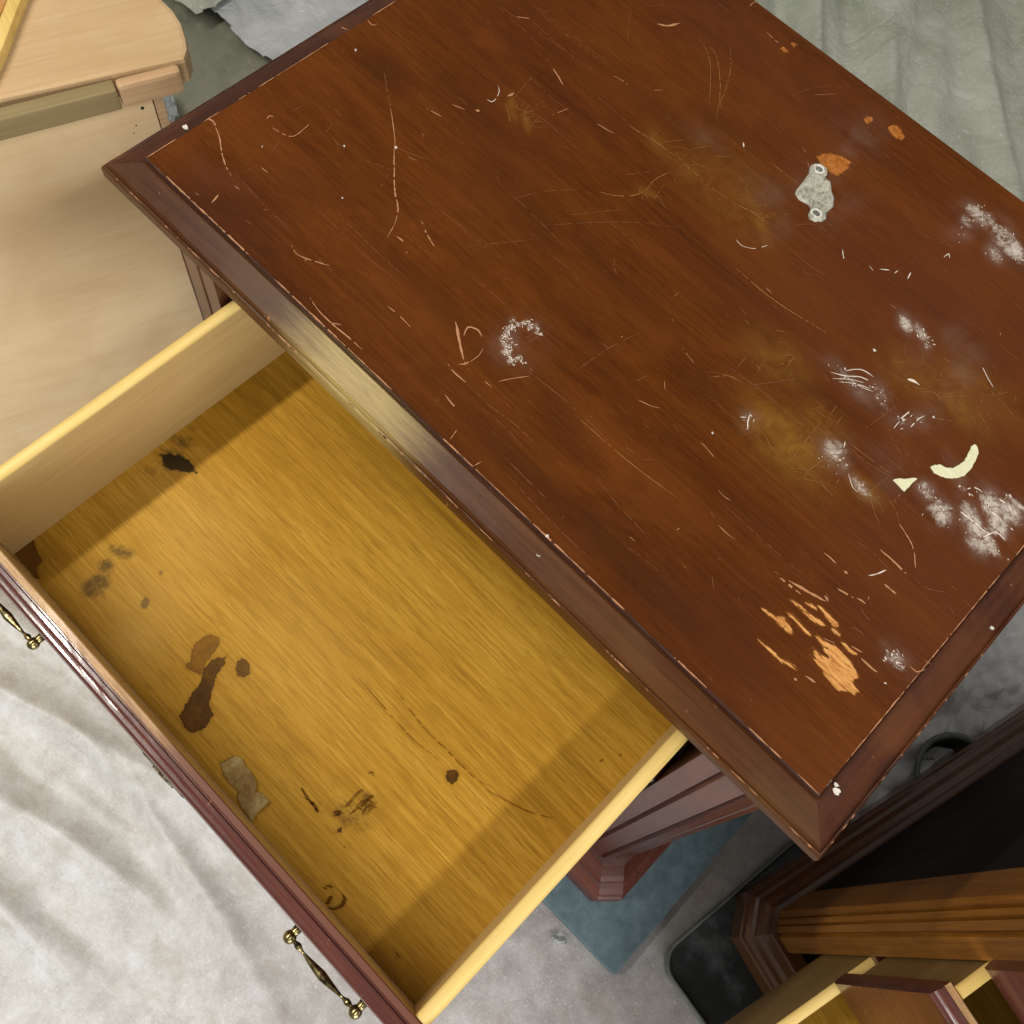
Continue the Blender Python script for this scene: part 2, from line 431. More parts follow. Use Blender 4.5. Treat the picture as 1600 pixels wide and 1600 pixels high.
def tan_edge():
    t = NT('raw_front_edge')
    v = t.coord((1, 1, 1)); vl = t.coord((14, 160, 160))
    n = t.noise(vl, 1.0, 5, 0.7); ns = t.noise(v, 600, 2, 0.6)
    col = t.ramp(n, [(0.35, (0.33, 0.17, 0.07)), (0.52, (0.50, 0.30, 0.13)), (0.7, (0.64, 0.42, 0.19))])
    col = t.mix(t.math('MULTIPLY', t.smooth(ns, 0.55, 0.7), 0.5), col, (0.24, 0.12, 0.06))
    tc = t.node('ShaderNodeTexCoord'); sp = t.node('ShaderNodeSeparateXYZ'); t.l.new(tc.outputs['Object'], sp.inputs[0])
    k = t.math('ADD', sp.outputs[0], t.math('MULTIPLY', t.noise(v, 25, 4), 0.06))
    col = t.mix(t.smooth(k, -0.04, 0.06), col, (0.13, 0.036, 0.014))     # the stain covers the right half of the edge
    t.bump(n, 0.3, 0.0005)
    return t.fin(col, 0.5, coat=0.1)
M_TAN = tan_edge()

M_PLY = wood('raw_plywood_back', (0.70, 0.49, 0.25), (0.78, 0.575, 0.32), (0.83, 0.65, 0.40), 0, big=0.8, rough=0.6,
             blotch=(0.66, 0.45, 0.23), blotch_amt=0.5, contrast=0.9, pore=0.15, spec=0.3, speck=0.12)
M_PLYTOP = wood('raw_plywood_top', (0.47, 0.31, 0.155), (0.56, 0.385, 0.205), (0.63, 0.46, 0.27), 0, big=0.9, rough=0.65,
              blotch=(0.52, 0.33, 0.16), blotch_amt=0.6, spec=0.2, speck=0.3)
M_PLY_EDGE = wood('raw_edge_wood', (0.46, 0.28, 0.14), (0.62, 0.42, 0.23), (0.72, 0.53, 0.33), 0, rough=0.6,
                  blotch=(0.44, 0.25, 0.12), blotch_amt=0.5, speck=0.2, spec=0.3)
M_CLEAT = wood('taupe_cleat', (0.20, 0.14, 0.06), (0.27, 0.20, 0.09), (0.34, 0.26, 0.13), 0, rough=0.6, contrast=0.7, spec=0.3)
M_ORANGE = wood('orange_board', (0.42, 0.19, 0.05), (0.55, 0.27, 0.08), (0.66, 0.36, 0.12), 0, rough=0.5)
M_BARE = wood('bare_scraped_wood', (0.40, 0.165, 0.045), (0.60, 0.28, 0.085), (0.70, 0.37, 0.13), 0, rough=0.7, contrast=1.1, pore=0.5, spec=0.2)
M_BARE2 = NT('orange_chip').fin((0.42, 0.14, 0.035), 0.6)
M_SCR = NT('scratch_pale').fin((0.44, 0.20, 0.088), 0.6)
M_SCR_FAINT = NT('scratch_faint').fin((0.19, 0.064, 0.018), 0.5)
M_SCR_AMBER = NT('scratch_amber').fin((0.25, 0.105, 0.020), 0.5)
M_SCR_WHITE = NT('scratch_white').fin((0.72, 0.60, 0.50), 0.6)

def plain_noise(name, cols, scale, rough=0.6, bump=0.3, detail=6, bdist=0.002, spec=0.4, coat=0.0, sp=None, bscale=None, crinkle=None):
    t = NT(name); v = t.coord((1, 1, 1))
    n = t.noise(v, scale, detail, 0.65, 0.5)
    m = len(cols)
    col = t.ramp(n, [(0.32 + 0.36 * i / (m - 1), c) for i, c in enumerate(cols)])
    if sp:                                          # (scale, threshold, colour, amount)
        s = t.smooth(t.noise(v, sp[0], 2, 0.6), sp[1], sp[1] + 0.04)
        col = t.mix(t.math('MULTIPLY', s, sp[3]), col, sp[2])
    h = t.noise(v, bscale or scale * 8, 5, 0.7)
    if crinkle: h = t.math('ADD', t.math('MULTIPLY', h, 0.35), t.math('ADD', t.crease(v, crinkle), t.math('MULTIPLY', t.crease(v, crinkle * 2.7), 0.5)))
    t.bump(h, bump, bdist)
    return t.fin(col, rough, spec=spec, coat=coat)
M_GLUE = plain_noise('dried_glue', [(0.28, 0.27, 0.20), (0.66, 0.64, 0.50), (0.86, 0.84, 0.70)], 230, 0.5, 1.0, 8, 0.002)
M_FLAKE = plain_noise('cream_flake', [(0.74, 0.72, 0.44), (0.83, 0.82, 0.56)], 120, 0.55, 0.5)
M_WHITE = plain_noise('white_speck', [(0.70, 0.64, 0.56), (0.82, 0.78, 0.70)], 200, 0.6, 0.5)
M_TAPE = plain_noise('old_tape', [(0.20, 0.105, 0.018), (0.31, 0.20, 0.055), (0.50, 0.42, 0.18)], 42, 0.32, 0.6)
M_BOARD = plain_noise('teal_board', [(0.085, 0.135, 0.155), (0.115, 0.175, 0.20), (0.15, 0.22, 0.245)], 60, 0.75, 0.5, 6, 0.001,
                      sp=(300, 0.68, (0.22, 0.27, 0.27), 0.7), bscale=700)
M_LID = plain_noise('dark_lid_plastic', [(0.012, 0.016, 0.017), (0.022, 0.029, 0.031), (0.10, 0.12, 0.125)], 14, 0.28, 0.25, 7, 0.001, coat=0.3)
M_LIDRIM = plain_noise('grey_lid_rim', [(0.10, 0.115, 0.10), (0.19, 0.21, 0.185)], 30, 0.35, 0.2)
M_CONC = plain_noise('concrete', [(0.155, 0.160, 0.115), (0.215, 0.215, 0.155), (0.26, 0.255, 0.19)], 14, 0.75, 0.4, 8, 0.002,
                     sp=(60, 0.66, (0.32, 0.28, 0.21), 0.5))
M_PLASTIC = plain_noise('grey_plastic', [(0.36, 0.375, 0.38), (0.45, 0.465, 0.465), (0.56, 0.57, 0.56)], 7, 0.30, 0.35, 6, 0.004, coat=0.3, bscale=30, crinkle=9)
M_PLASTIC_G = plain_noise('speckled_plastic', [(0.32, 0.34, 0.26), (0.44, 0.465, 0.385), (0.56, 0.59, 0.51)], 5.5, 0.34, 0.35, 6, 0.003, crinkle=5,
                          sp=(230, 0.62, (0.66, 0.68, 0.62), 0.8), bscale=60, coat=0.3)
M_SCRAP = plain_noise('grey_scrap', [(0.20, 0.22, 0.22), (0.42, 0.44, 0.44)], 80, 0.5, 0.5)
def canvas():
    t = NT('dusty_canvas'); v = t.coord((1, 1, 1))
    n1 = t.noise(v, 3.2, 6, 0.6, 0.6); n2 = t.noise(v, 26, 8, 0.74, 0.3); n3 = t.noise(v, 330, 4, 0.75)
    at = t.attr('mauve')
    light = t.ramp(n2, [(0.3, (0.41, 0.40, 0.37)), (0.5, (0.535, 0.535, 0.52)), (0.7, (0.65, 0.665, 0.68))])
    mauve = t.ramp(n2, [(0.3, (0.27, 0.25, 0.24)), (0.5, (0.38, 0.36, 0.35)), (0.7, (0.50, 0.485, 0.48))])
    k = t.smooth(t.math('ADD', at, t.math('MULTIPLY', t.math('SUBTRACT', n1, 0.5), 0.9)), 0.15, 0.85)
    col = t.mix(k, light, mauve)
    col = t.mix(t.math('MULTIPLY', t.smooth(n3, 0.56, 0.70), 0.6), col, (0.80, 0.80, 0.80))
    col = t.mix(t.math('MULTIPLY', t.smooth(n3, 0.44, 0.32), 0.4), col, (0.28, 0.26, 0.24))
    dirt = t.smooth(t.noise(t.coord((9, 26, 9), (0, 0, rad(12))), 1, 7, 0.72, 0.6), 0.50, 0.74)
    col = t.mix(t.math('MULTIPLY', dirt, 0.55), col, (0.40, 0.35, 0.27))
    cr = t.math('ADD', t.crease(t.coord((1, 1, 1)), 11), t.math('MULTIPLY', t.crease(t.coord((0.8, 1.5, 1)), 27), 0.6))
    t.bump(t.math('ADD', t.math('ADD', n2, t.math('MULTIPLY', n3, 0.7)), t.math('MULTIPLY', cr, 0.10)), 0.40, 0.0013)
    return t.fin(col, 0.42, spec=0.5)
M_CANVAS = canvas()
def brass():
    t = NT('aged_brass'); v = t.coord((1, 1, 1))
    n = t.noise(v, 160, 5, 0.6)
    col = t.ramp(n, [(0.4, (0.08, 0.06, 0.028)), (0.6, (0.40, 0.32, 0.14))])
    return t.fin(col, 0.24, metal=1.0)
M_BRASS = brass()
M_BRASS_DK = NT('dark_brass_plate').fin((0.10, 0.085, 0.05), 0.4, metal=0.8)

# ------------------------------------------------------------------ gridded sheets
def grid_mesh(name, x0, x1, y0, y1, nx, ny, zfun, mat, parent=None, attrs=None, keep=None, smooth=True):
    xs = np.linspace(x0, x1, nx); ys = np.linspace(y0, y1, ny)
    X, Y = np.meshgrid(xs, ys); Z = zfun(X, Y)
    co = np.stack([X.ravel(), Y.ravel(), Z.ravel()], 1)
    i = np.arange(nx * ny).reshape(ny, nx)
    q = np.stack([i[:-1, :-1].ravel(), i[:-1, 1:].ravel(), i[1:, 1:].ravel(), i[1:, :-1].ravel()], 1)
    if keep is not None:
        cx = co[q][:, :, 0].mean(1); cy = co[q][:, :, 1].mean(1); q = q[keep(cx, cy)]
    me = bpy.data.meshes.new(name)
    me.vertices.add(len(co)); me.vertices.foreach_set('co', co.ravel())
    me.loops.add(len(q) * 4); me.loops.foreach_set('vertex_index', q.ravel())
    me.polygons.add(len(q)); me.polygons.foreach_set('loop_start', np.arange(len(q)) * 4)
    me.polygons.foreach_set('loop_total', np.full(len(q), 4))
    me.update(calc_edges=True); me.validate()
    if attrs:
        for k, a in attrs.items():
            at = me.attributes.new(k, 'FLOAT', 'POINT'); at.data.foreach_set('value', np.clip(a(X, Y), 0, 1).ravel().astype(np.float32))
    return link_mesh(name, me, mat, parent, smooth)

def gauss_field(stamps):
    """sum of soft ellipses: (x, y, rx, ry, angle_deg, strength)"""
    def f(X, Y):
        A = np.zeros_like(X)
        for x, y, rx, ry, ang, s in stamps:
            c, n = math.cos(rad(ang)), math.sin(rad(ang))
            u = ((X - x) * c + (Y - y) * n) / rx; v = (-(X - x) * n + (Y - y) * c) / ry
            A = np.maximum(A, s * np.exp(-(u * u + v * v) ** 1.15))
        return A
    return f

def poly_field(polys, soft, strengths=None):
    """0..1 field of closed outlines: 0.5 on the outline, ramping over +-soft metres"""
    def f(X, Y):
        A = np.zeros_like(X)
        for q, poly in enumerate(polys):
            P = np.array([p[:2] for p in poly]) 
            x0, y0 = P.min(0) - soft * 1.5; x1, y1 = P.max(0) + soft * 1.5
            m = (X > x0) & (X < x1) & (Y > y0) & (Y < y1)
            if not m.any(): continue
            px, py = X[m], Y[m]; d = np.full(px.shape, 9.0); ins = np.zeros(px.shape, bool)
            j = len(P) - 1
            for i in range(len(P)):
                ax, ay = P[j]; bx, by = P[i]; ex, ey = bx - ax, by - ay
                t = np.clip(((px - ax) * ex + (py - ay) * ey) / (ex * ex + ey * ey + 1e-12), 0, 1)
                d = np.minimum(d, np.hypot(px - ax - t * ex, py - ay - t * ey))
                c = ((by > py) != (ay > py)) & (px < (ax - bx) * (py - by) / (ay - by + 1e-12) + bx)
                ins ^= c; j = i
            v = np.clip(0.5 + np.where(ins, d, -d) / (2 * soft), 0, 1)
            A[m] = np.maximum(A[m], v)
        return A
    return f

def shift(polys):
    return [[(x - OFF[0], y - OFF[1]) for x, y in p] for p in polys]

def sines(seed, n, f0, f1, ang=None, spread=180):
    """pseudo-random smooth waves"""
    r = np.random.RandomState(seed); comps = []
    for _ in range(n):
        a = rad((ang if ang is not None else 0) + r.uniform(-spread, spread)); k = r.uniform(f0, f1)
        comps.append((k * math.cos(a), k * math.sin(a), r.uniform(0, 6.28), r.uniform(0.4, 1) / math.sqrt(n)))
    def f(X, Y):
        Z = np.zeros_like(X)
        for kx, ky, p, w in comps: Z += w * np.sin(2 * math.pi * (kx * X + ky * Y) + p)
        return Z
    return f

# ------------------------------------------------------------------ the setting
floor = grid_mesh('floor', -3.5, 3.5, -3.5, 4.5, 3, 3, lambda X, Y: X * 0 - 0.012, M_CONC)
tag(floor, kind='structure')

# ------------------------------------------------------------------ nightstand builder
W, D = 0.629, 0.53
CANT = [0.41]
def body_loop(o):
    """plan of the canted body at offset o, counter-clockwise from rear left"""
    h = W / 2; c = 0.018; k = o * CANT[0]
    return [(-h - o, D + o * 0), (-h - o, c - k), (-h + c - k, -o), (h - c + k, -o), (h + o, c - k), (h + o, D + o * 0)]

def post_poly(s, st, grooves):
    """canted corner post with reeds; s = side (-1, 1)"""
    h = W / 2; g = 0.0022
    g1 = 0.0415
    pts = [(h - st, 0.0)]
    if st > g1 + 0.006:
        pts += [(h - g1 - g, 0), (h - g1 - g * 0.5, 0.004), (h - g1 + g, 0)]
    pts += [(h - 0.0185 - 2 * g, 0), (h - 0.0185 - g, 0.0045), (h - 0.018, 0.0008)]
    for t in ((0.30, 0.42), (0.62, 0.74)) if grooves == 2 else ((0.50, 0.62),):
        a, b = t; mid = (a + b) / 2
        for u, dp in ((a, 0), (mid, 0.0036), (b, 0)):
            pts.append((h - 0.018 + 0.018 * u - dp * 0.707, 0.018 * u + dp * 0.707))
    pts += [(h, 0.018), (h, 0.060), (h - 0.019, 0.060), (h - 0.019, 0.034), (h - st, 0.034)]
    return [(s * x, y) for x, y in (pts if s > 0 else pts[::-1])]

def bail_handle(root, cx, yf, cz, span=0.066):
    hnd = None
    r = span / 2
    pts, radii = [], []
    N = 36
    for i in range(N + 1):
        t = i / N; x = cx - r + 0.002 + (span - 0.004) * t
        s = math.sin(math.pi * t)
        pts.append((x, yf - 0.0100 - 0.0018 * s, cz + 0.001 - 0.006 * s ** 0.7))
        e = min(t, 1 - t)
        radii.append(0.0010 + 0.0025 * max(0, (e - 0.2) / 0.3) ** 0.9 + 0.0015 * math.exp(-((e - 0.10) / 0.045) ** 2))
    hnd = tube('handle', pts, radii, M_BRASS, root, 10)
    for sx in (-1, 1):
        bm = bmesh.new()
        bmesh.ops.create_uvsphere(bm, u_segments=16, v_segments=10, radius=0.0048)
        for v in bm.verts: v.co += Vector((cx + sx * r, yf - 0.0105, cz + 0.001))
        c = bmesh.ops.create_cone(bm, cap_ends=True, segments=12, radius1=0.0028, radius2=0.0036, depth=0.010)
        for v in c['verts']:
            x, y, z = v.co; v.co = Vector((cx + sx * r, yf - 0.005 + z, cz + 0.001 + y)) + Vector((x, 0, 0))
        me = bpy.data.meshes.new('knob'); bm.to_mesh(me); bm.free()
        k = link_mesh('knob', me, M_BRASS, root, True)
    # scalloped backplates
    for sx, rr in ((-1, 0.013), (1, 0.013)):
        plate(root, 'backplate', cx + sx * r * 0.78, yf, cz + 0.002, rr, 0.018, 0.0016)
    return hnd

def plate(root, name, cx, yf, cz, rx, rz, th, mat=None, lobes=7):
    N = 56; vs, fs = [], []
    for lay, y in enumerate((yf + 0.001, yf - th)):
        for i in range(N):
            a = 2 * math.pi * i / N; k = 1 + 0.13 * math.cos(lobes * a) + 0.05 * math.cos(2 * a)
            k *= 0.93 if lay else 1
            vs.append((cx + rx * k * math.cos(a), y, cz + rz * k * math.sin(a)))
    for i in range(N): fs.append((i, (i + 1) % N, N + (i + 1) % N, N + i))
    fs.append(list(range(N))); fs.append([N + i for i in range(N)])
    return from_py(name, vs, fs, mat or M_BRASS_DK, root)

def drawer_front(root, x0, x1, yin, z0, z1, tan=True, face=M_BODY_X):
    """lipped front: raw core along the inside of its top edge, moulded lip outside"""
    prof = [(0, z0), (0, z1 - .0008), (-.0008, z1), (-.0050, z1), (-.0056, z1 - .0018), (-.0066, z1 - .0018), (-.0074, z1 - .0002),
            (-.0098, z1 - .0002), (-.0112, z1 - .0016), (-.0118, z1 - .0036), (-.0130, z1 - .0040), (-.0146, z1 - .0042),
            (-.0164, z1 - .0056), (-.0174, z1 - .0082), (-.0176, z1 - .012), (-.0176, z0 + .010), (-.015, z0 + .003), (-.008, z0)]
    NX = 60; n = len(prof); vs, fs, mi = [], [], []
    rr = random.Random(5)
    for i in range(NX + 1):
        x = x0 + (x1 - x0) * i / NX
        for j, (y, z) in enumerate(prof):
            e = 0.00004 if 2 < j < 14 else 0
            vs.append((x, yin + y + rr.uniform(-e, e), z + rr.uniform(-e, e)))
    for i in range(NX):
        for j in range(n):
            k = (j + 1) % n
            fs.append((i * n + j, i * n + k, (i + 1) * n + k, (i + 1) * n + j))
            mi.append(1 if (tan and j in (1, 2, 3)) else (2 if j == 0 else 0))
    fs.append(list(range(n))); mi.append(0)
    fs.append([NX * n + k for k in range(n)]); mi.append(0)
    return from_py('drawer_front', vs, fs, [face, M_TAN, M_DSIDE], root, mi=mi)

def make_drawer(root, x0, x1, yfront_in, depth, z0, z1, fz0, fz1, detail=0, lip=0.012, face=M_BODY_X, sidemat=None, rimmat=None):
    """drawer (bottom board mesh) > drawer_front, side_panel x2, back_panel, handles, keyhole plate"""
    th = 0.0105
    sm = sidemat or M_DSIDE
    if detail:
        bt = detail_bottom(root, x0, x1, yfront_in, depth, z0, th)
    else:
        bt = box('drawer', (x0 + th, yfront_in - 0.001, z0 - 0.006), (x1 - th, yfront_in + depth - 0.012, z0), M_DFLOOR, root, 0)
    for s, xa, xb in ((-1, x0, x0 + th), (1, x1 - th, x1)):
        sd = box('side_panel', (xa, yfront_in + 0.0004, z0 - 0.012), (xb, yfront_in + depth, z1 - 0.0035), sm, bt, 0)
        # rounded pale rim cap
        prof = []
        for k in range(9):
            a = math.pi * k / 8; prof.append((xa + th / 2 - math.cos(a) * th / 2, z1 - 0.0035 + math.sin(a) * 0.0035))
        vs, fs = [], []
        L = [yfront_in + 0.0004 + (depth) * i / 30 for i in range(31)]
        for y in L: vs += [(x, y, z) for x, z in prof]
        m = len(prof)
        for i in range(30):
            for k in range(m):
                fs.append((i * m + k, i * m + (k + 1) % m, (i + 1) * m + (k + 1) % m, (i + 1) * m + k))
        fs.append(list(range(m))); fs.append([30 * m + k for k in range(m)])
        from_py('rim', vs, fs, rimmat or M_RIM, bt)
    box('back_panel', (x0 + th, yfront_in + depth - 0.011, z0 - 0.004), (x1 - th, yfront_in + depth - 0.0005, z1 - 0.006), sm, bt, 0.001)
    fr = drawer_front(bt, x0 - lip, x1 + lip, yfront_in, fz0, fz1, face=face)
    yf = yfront_in - 0.0176; cx = (x0 + x1) / 2; cz = (fz0 + fz1) / 2 + 0.0
    for hx in (-0.176, 0.176):
        bail_handle(bt, cx + hx, yf, cz)
    # keyhole plate: wide scalloped escutcheon
    plate(bt, 'keyhole_plate', cx, yf, cz + 0.006, 0.030, 0.024, 0.0022, M_BRASS_DK, 9)
    plate(bt, 'keyhole_boss', cx, yf - 0.002, cz + 0.004, 0.010, 0.012, 0.0022, M_BRASS_DK, 5)
    return bt

def detail_bottom(root, x0, x1, yfi, depth, z0, th):
    ox, oy, oz = OFF
    def st(lst): return [(x - ox, y - oy, a, b, c, s) for x, y, a, b, c, s in lst]
    attrs = dict(stain=poly_field(shift(STAIN_DARK), 0.005), amberstain=poly_field(shift(STAIN_MID), 0.005),
                 burn=poly_field(shift(BURN), 0.005), soot=gauss_field(st(SOOT)), pale=gauss_field(st(PALE)), front_shade=gauss_field(st(FRONT_SHADE)))
    return grid_mesh('drawer', x0 + th - 0.0004, x1 - th + 0.0004, yfi + 0.0002, yfi + depth - 0.012, 560, 500,
                     lambda X, Y: X * 0 + z0 + 0.0004 * np.sin(X * 9) * np.sin(Y * 8), M_DFLOOR, root, attrs, smooth=False)

def top_and_moulding(root, marks):
    z = 0.72 - OFF[2]
    xi0, xi1, yi0, yi1 = -0.527 - OFF[0], 0.120 - OFF[0], 0.2315 - OFF[1], 0.723 - OFF[1]
    ox, oy, oz = OFF
    if not marks:
        xi0, xi1, yi0 = -W / 2, W / 2, 0.0
    if marks:
        def st(lst): return [(x - ox, y - oy, a, b, c, s) for x, y, a, b, c, s in lst]
        attrs = dict(bare=poly_field(shift(BARE), 0.0035), chip=poly_field(shift(CHIPS), 0.004), haze=gauss_field(st(HAZE)), amber=gauss_field(st(AMBER)), darks=gauss_field(st(DARKS)), red=gauss_field(st(RED)))
        bf = poly_field(shift(BARE), 0.0035)
        top = grid_mesh('tabletop', xi0, xi1, yi0, yi1, 860, 650, lambda X, Y: z - 0.00035 * np.clip((bf(X, Y) - 0.45) * 4, 0, 1), M_TOP, root, attrs, smooth=False)
    else:
        top = grid_mesh('tabletop', xi0, xi1, yi0, yi1, 12, 12, lambda X, Y: X * 0 + z, M_BEVEL, root, smooth=False)
    # raised edge of the panel, slightly worn
    rr = random.Random(9); vs, fs = [], []
    ring = []
    for a, b in (((xi0, yi0), (xi1, yi0)), ((xi1, yi0), (xi1, yi1)), ((xi1, yi1), (xi0, yi1)), ((xi0, yi1), (xi0, yi0))):
        n = 90
        for i in range(n):
            t = i / n; ring.append((a[0] + (b[0] - a[0]) * t, a[1] + (b[1] - a[1]) * t))
    n = len(ring); cx, cy = (xi0 + xi1) / 2, (yi0 + yi1) / 2
    for lay, (dz, do) in enumerate(((0, 0), (-0.0012, 0.0007), (-0.0062, 0.0010))):
        for (x, y) in ring:
            j = rr.uniform(-0.00022, 0.00022) if lay else 0
            sx = 0 if abs(x - xi0) > 1e-6 and abs(x - xi1) > 1e-6 else (-1 if abs(x - xi0) < 1e-6 else 1)
            sy = 0 if abs(y - yi0) > 1e-6 and abs(y - yi1) > 1e-6 else (-1 if abs(y - yi0) < 1e-6 else 1)
            vs.append((x + sx * (do + j), y + sy * (do + j), z + dz))
    for l in range(2):
        for k in range(n):
            fs.append((l * n + k, l * n + (k + 1) % n, (l + 1) * n + (k + 1) % n, (l + 1) * n + k))
    from_py('panel_edge', vs, fs, M_EDGE, top)
    # moulding, mitred at the corners: four separate lengths
    wl, wf, wr, wb = 0.0295, 0.0245, 0.0275, 0.027
    wb = 0.006                                   # the back edge has almost no moulding
    if not marks: wl = wf = 0.010
    prof = [(-0.02, -0.0060), (0.00, -0.0060), (0.05, -0.0060), (0.10, -0.0056), (0.16, -0.0062), (0.50, -0.0095), (0.80, -0.0128), (0.86, -0.0142),
            (0.885, -0.0156), (0.91, -0.0150), (0.95, -0.0153), (0.985, -0.0168), (1.0, -0.0190), (1.0, -0.0270), (0.95, -0.0300),
            (0.80, -0.0320), (-0.8, -0.0320), (-0.8, -0.012), (-0.02, -0.012)]
    cor = lambda t: [(xi0 - wl * t, yi0 - wf * t), (xi1 + wr * t, yi0 - wf * t), (xi1 + wr * t, yi1 + wb * t), (xi0 - wl * t, yi1 + wb * t)]
    for k in range(4):
        vs, fs = [], []; N = 60; m = len(prof); rr = random.Random(k)
        for i in range(N + 1):
            t = i / N
            for j, (o, dz) in enumerate(prof):
                c = cor(o); a, b = c[k], c[(k + 1) % 4]
                e = rr.uniform(-0.00018, 0.00018) if 6 <= j <= 12 else 0
                vs.append((a[0] + (b[0] - a[0]) * t, a[1] + (b[1] - a[1]) * t + (e if k in (0, 2) else 0), z + dz + e))
        for i in range(N):
            for j in range(m):
                fs.append((i * m + j, i * m + (j + 1) % m, (i + 1) * m + (j + 1) % m, (i + 1) * m + j))
        fs.append(list(range(m))); fs.append([N * m + j for j in range(m)])
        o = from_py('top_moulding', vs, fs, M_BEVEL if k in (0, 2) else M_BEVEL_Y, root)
    return top

def make_cabinet(name, loc, rz, st, postmat, sidemat, rails, marks, grooves=1):
    root = empty(name, loc, rz)
    h = W / 2; zb = 0.088; zt = 0.6675
    for s in (-1, 1):
        prism('corner_post', post_poly(s, st, grooves), zb - 0.004, zt, postmat, root)
        xa, xb = (h - 0.016, h - 0.0025) if s > 0 else (-h + 0.0025, -h + 0.016)
        box('side_panel', (xa, 0.0605, zb - 0.004), (xb, D - 0.012, zt), sidemat, root, 0.0005)
    box('back_panel', (-h + 0.004, D - 0.0115, zb), (h - 0.004, D - 0.004, zt), M_PLY, root, 0)
    box('bottom_panel', (-h + 0.017, 0.036, zb + 0.001), (h - 0.017, D - 0.013, zb + 0.012), M_BODY_X, root, 0)
    for a, b in rails:
        box('rail', (-h + st + 0.0005, 0.002, a), (h - st - 0.0005, 0.034, b), M_BODY_X, root, 0.0015)
        for s in (-1, 1):
            x = s * (h - st - 0.010)
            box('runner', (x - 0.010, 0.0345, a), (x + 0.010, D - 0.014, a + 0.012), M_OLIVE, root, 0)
    # stepped base moulding round the canted corners
    prof = [(-0.012, zb + .0005), (0.0, zb), (0.0050, zb - .0006), (0.0060, zb - .003), (0.0066, zb - .009), (0.0090, zb - .0105), (0.0140, zb - .013),
            (0.0180, zb - .018), (0.0190, zb - .022), (0.0235, zb - .0235), (0.0280, zb - .028), (0.0300, zb - .034), (0.0320, zb - .036), (0.0325, 0.004),
            (0.0300, 0.0), (-0.012, 0.0)]
    sweep_ring('base_moulding', body_loop, prof, M_BASE if marks else M_BASE2, root, closed=False)
    top = top_and_moulding(root, marks)
    return root, top

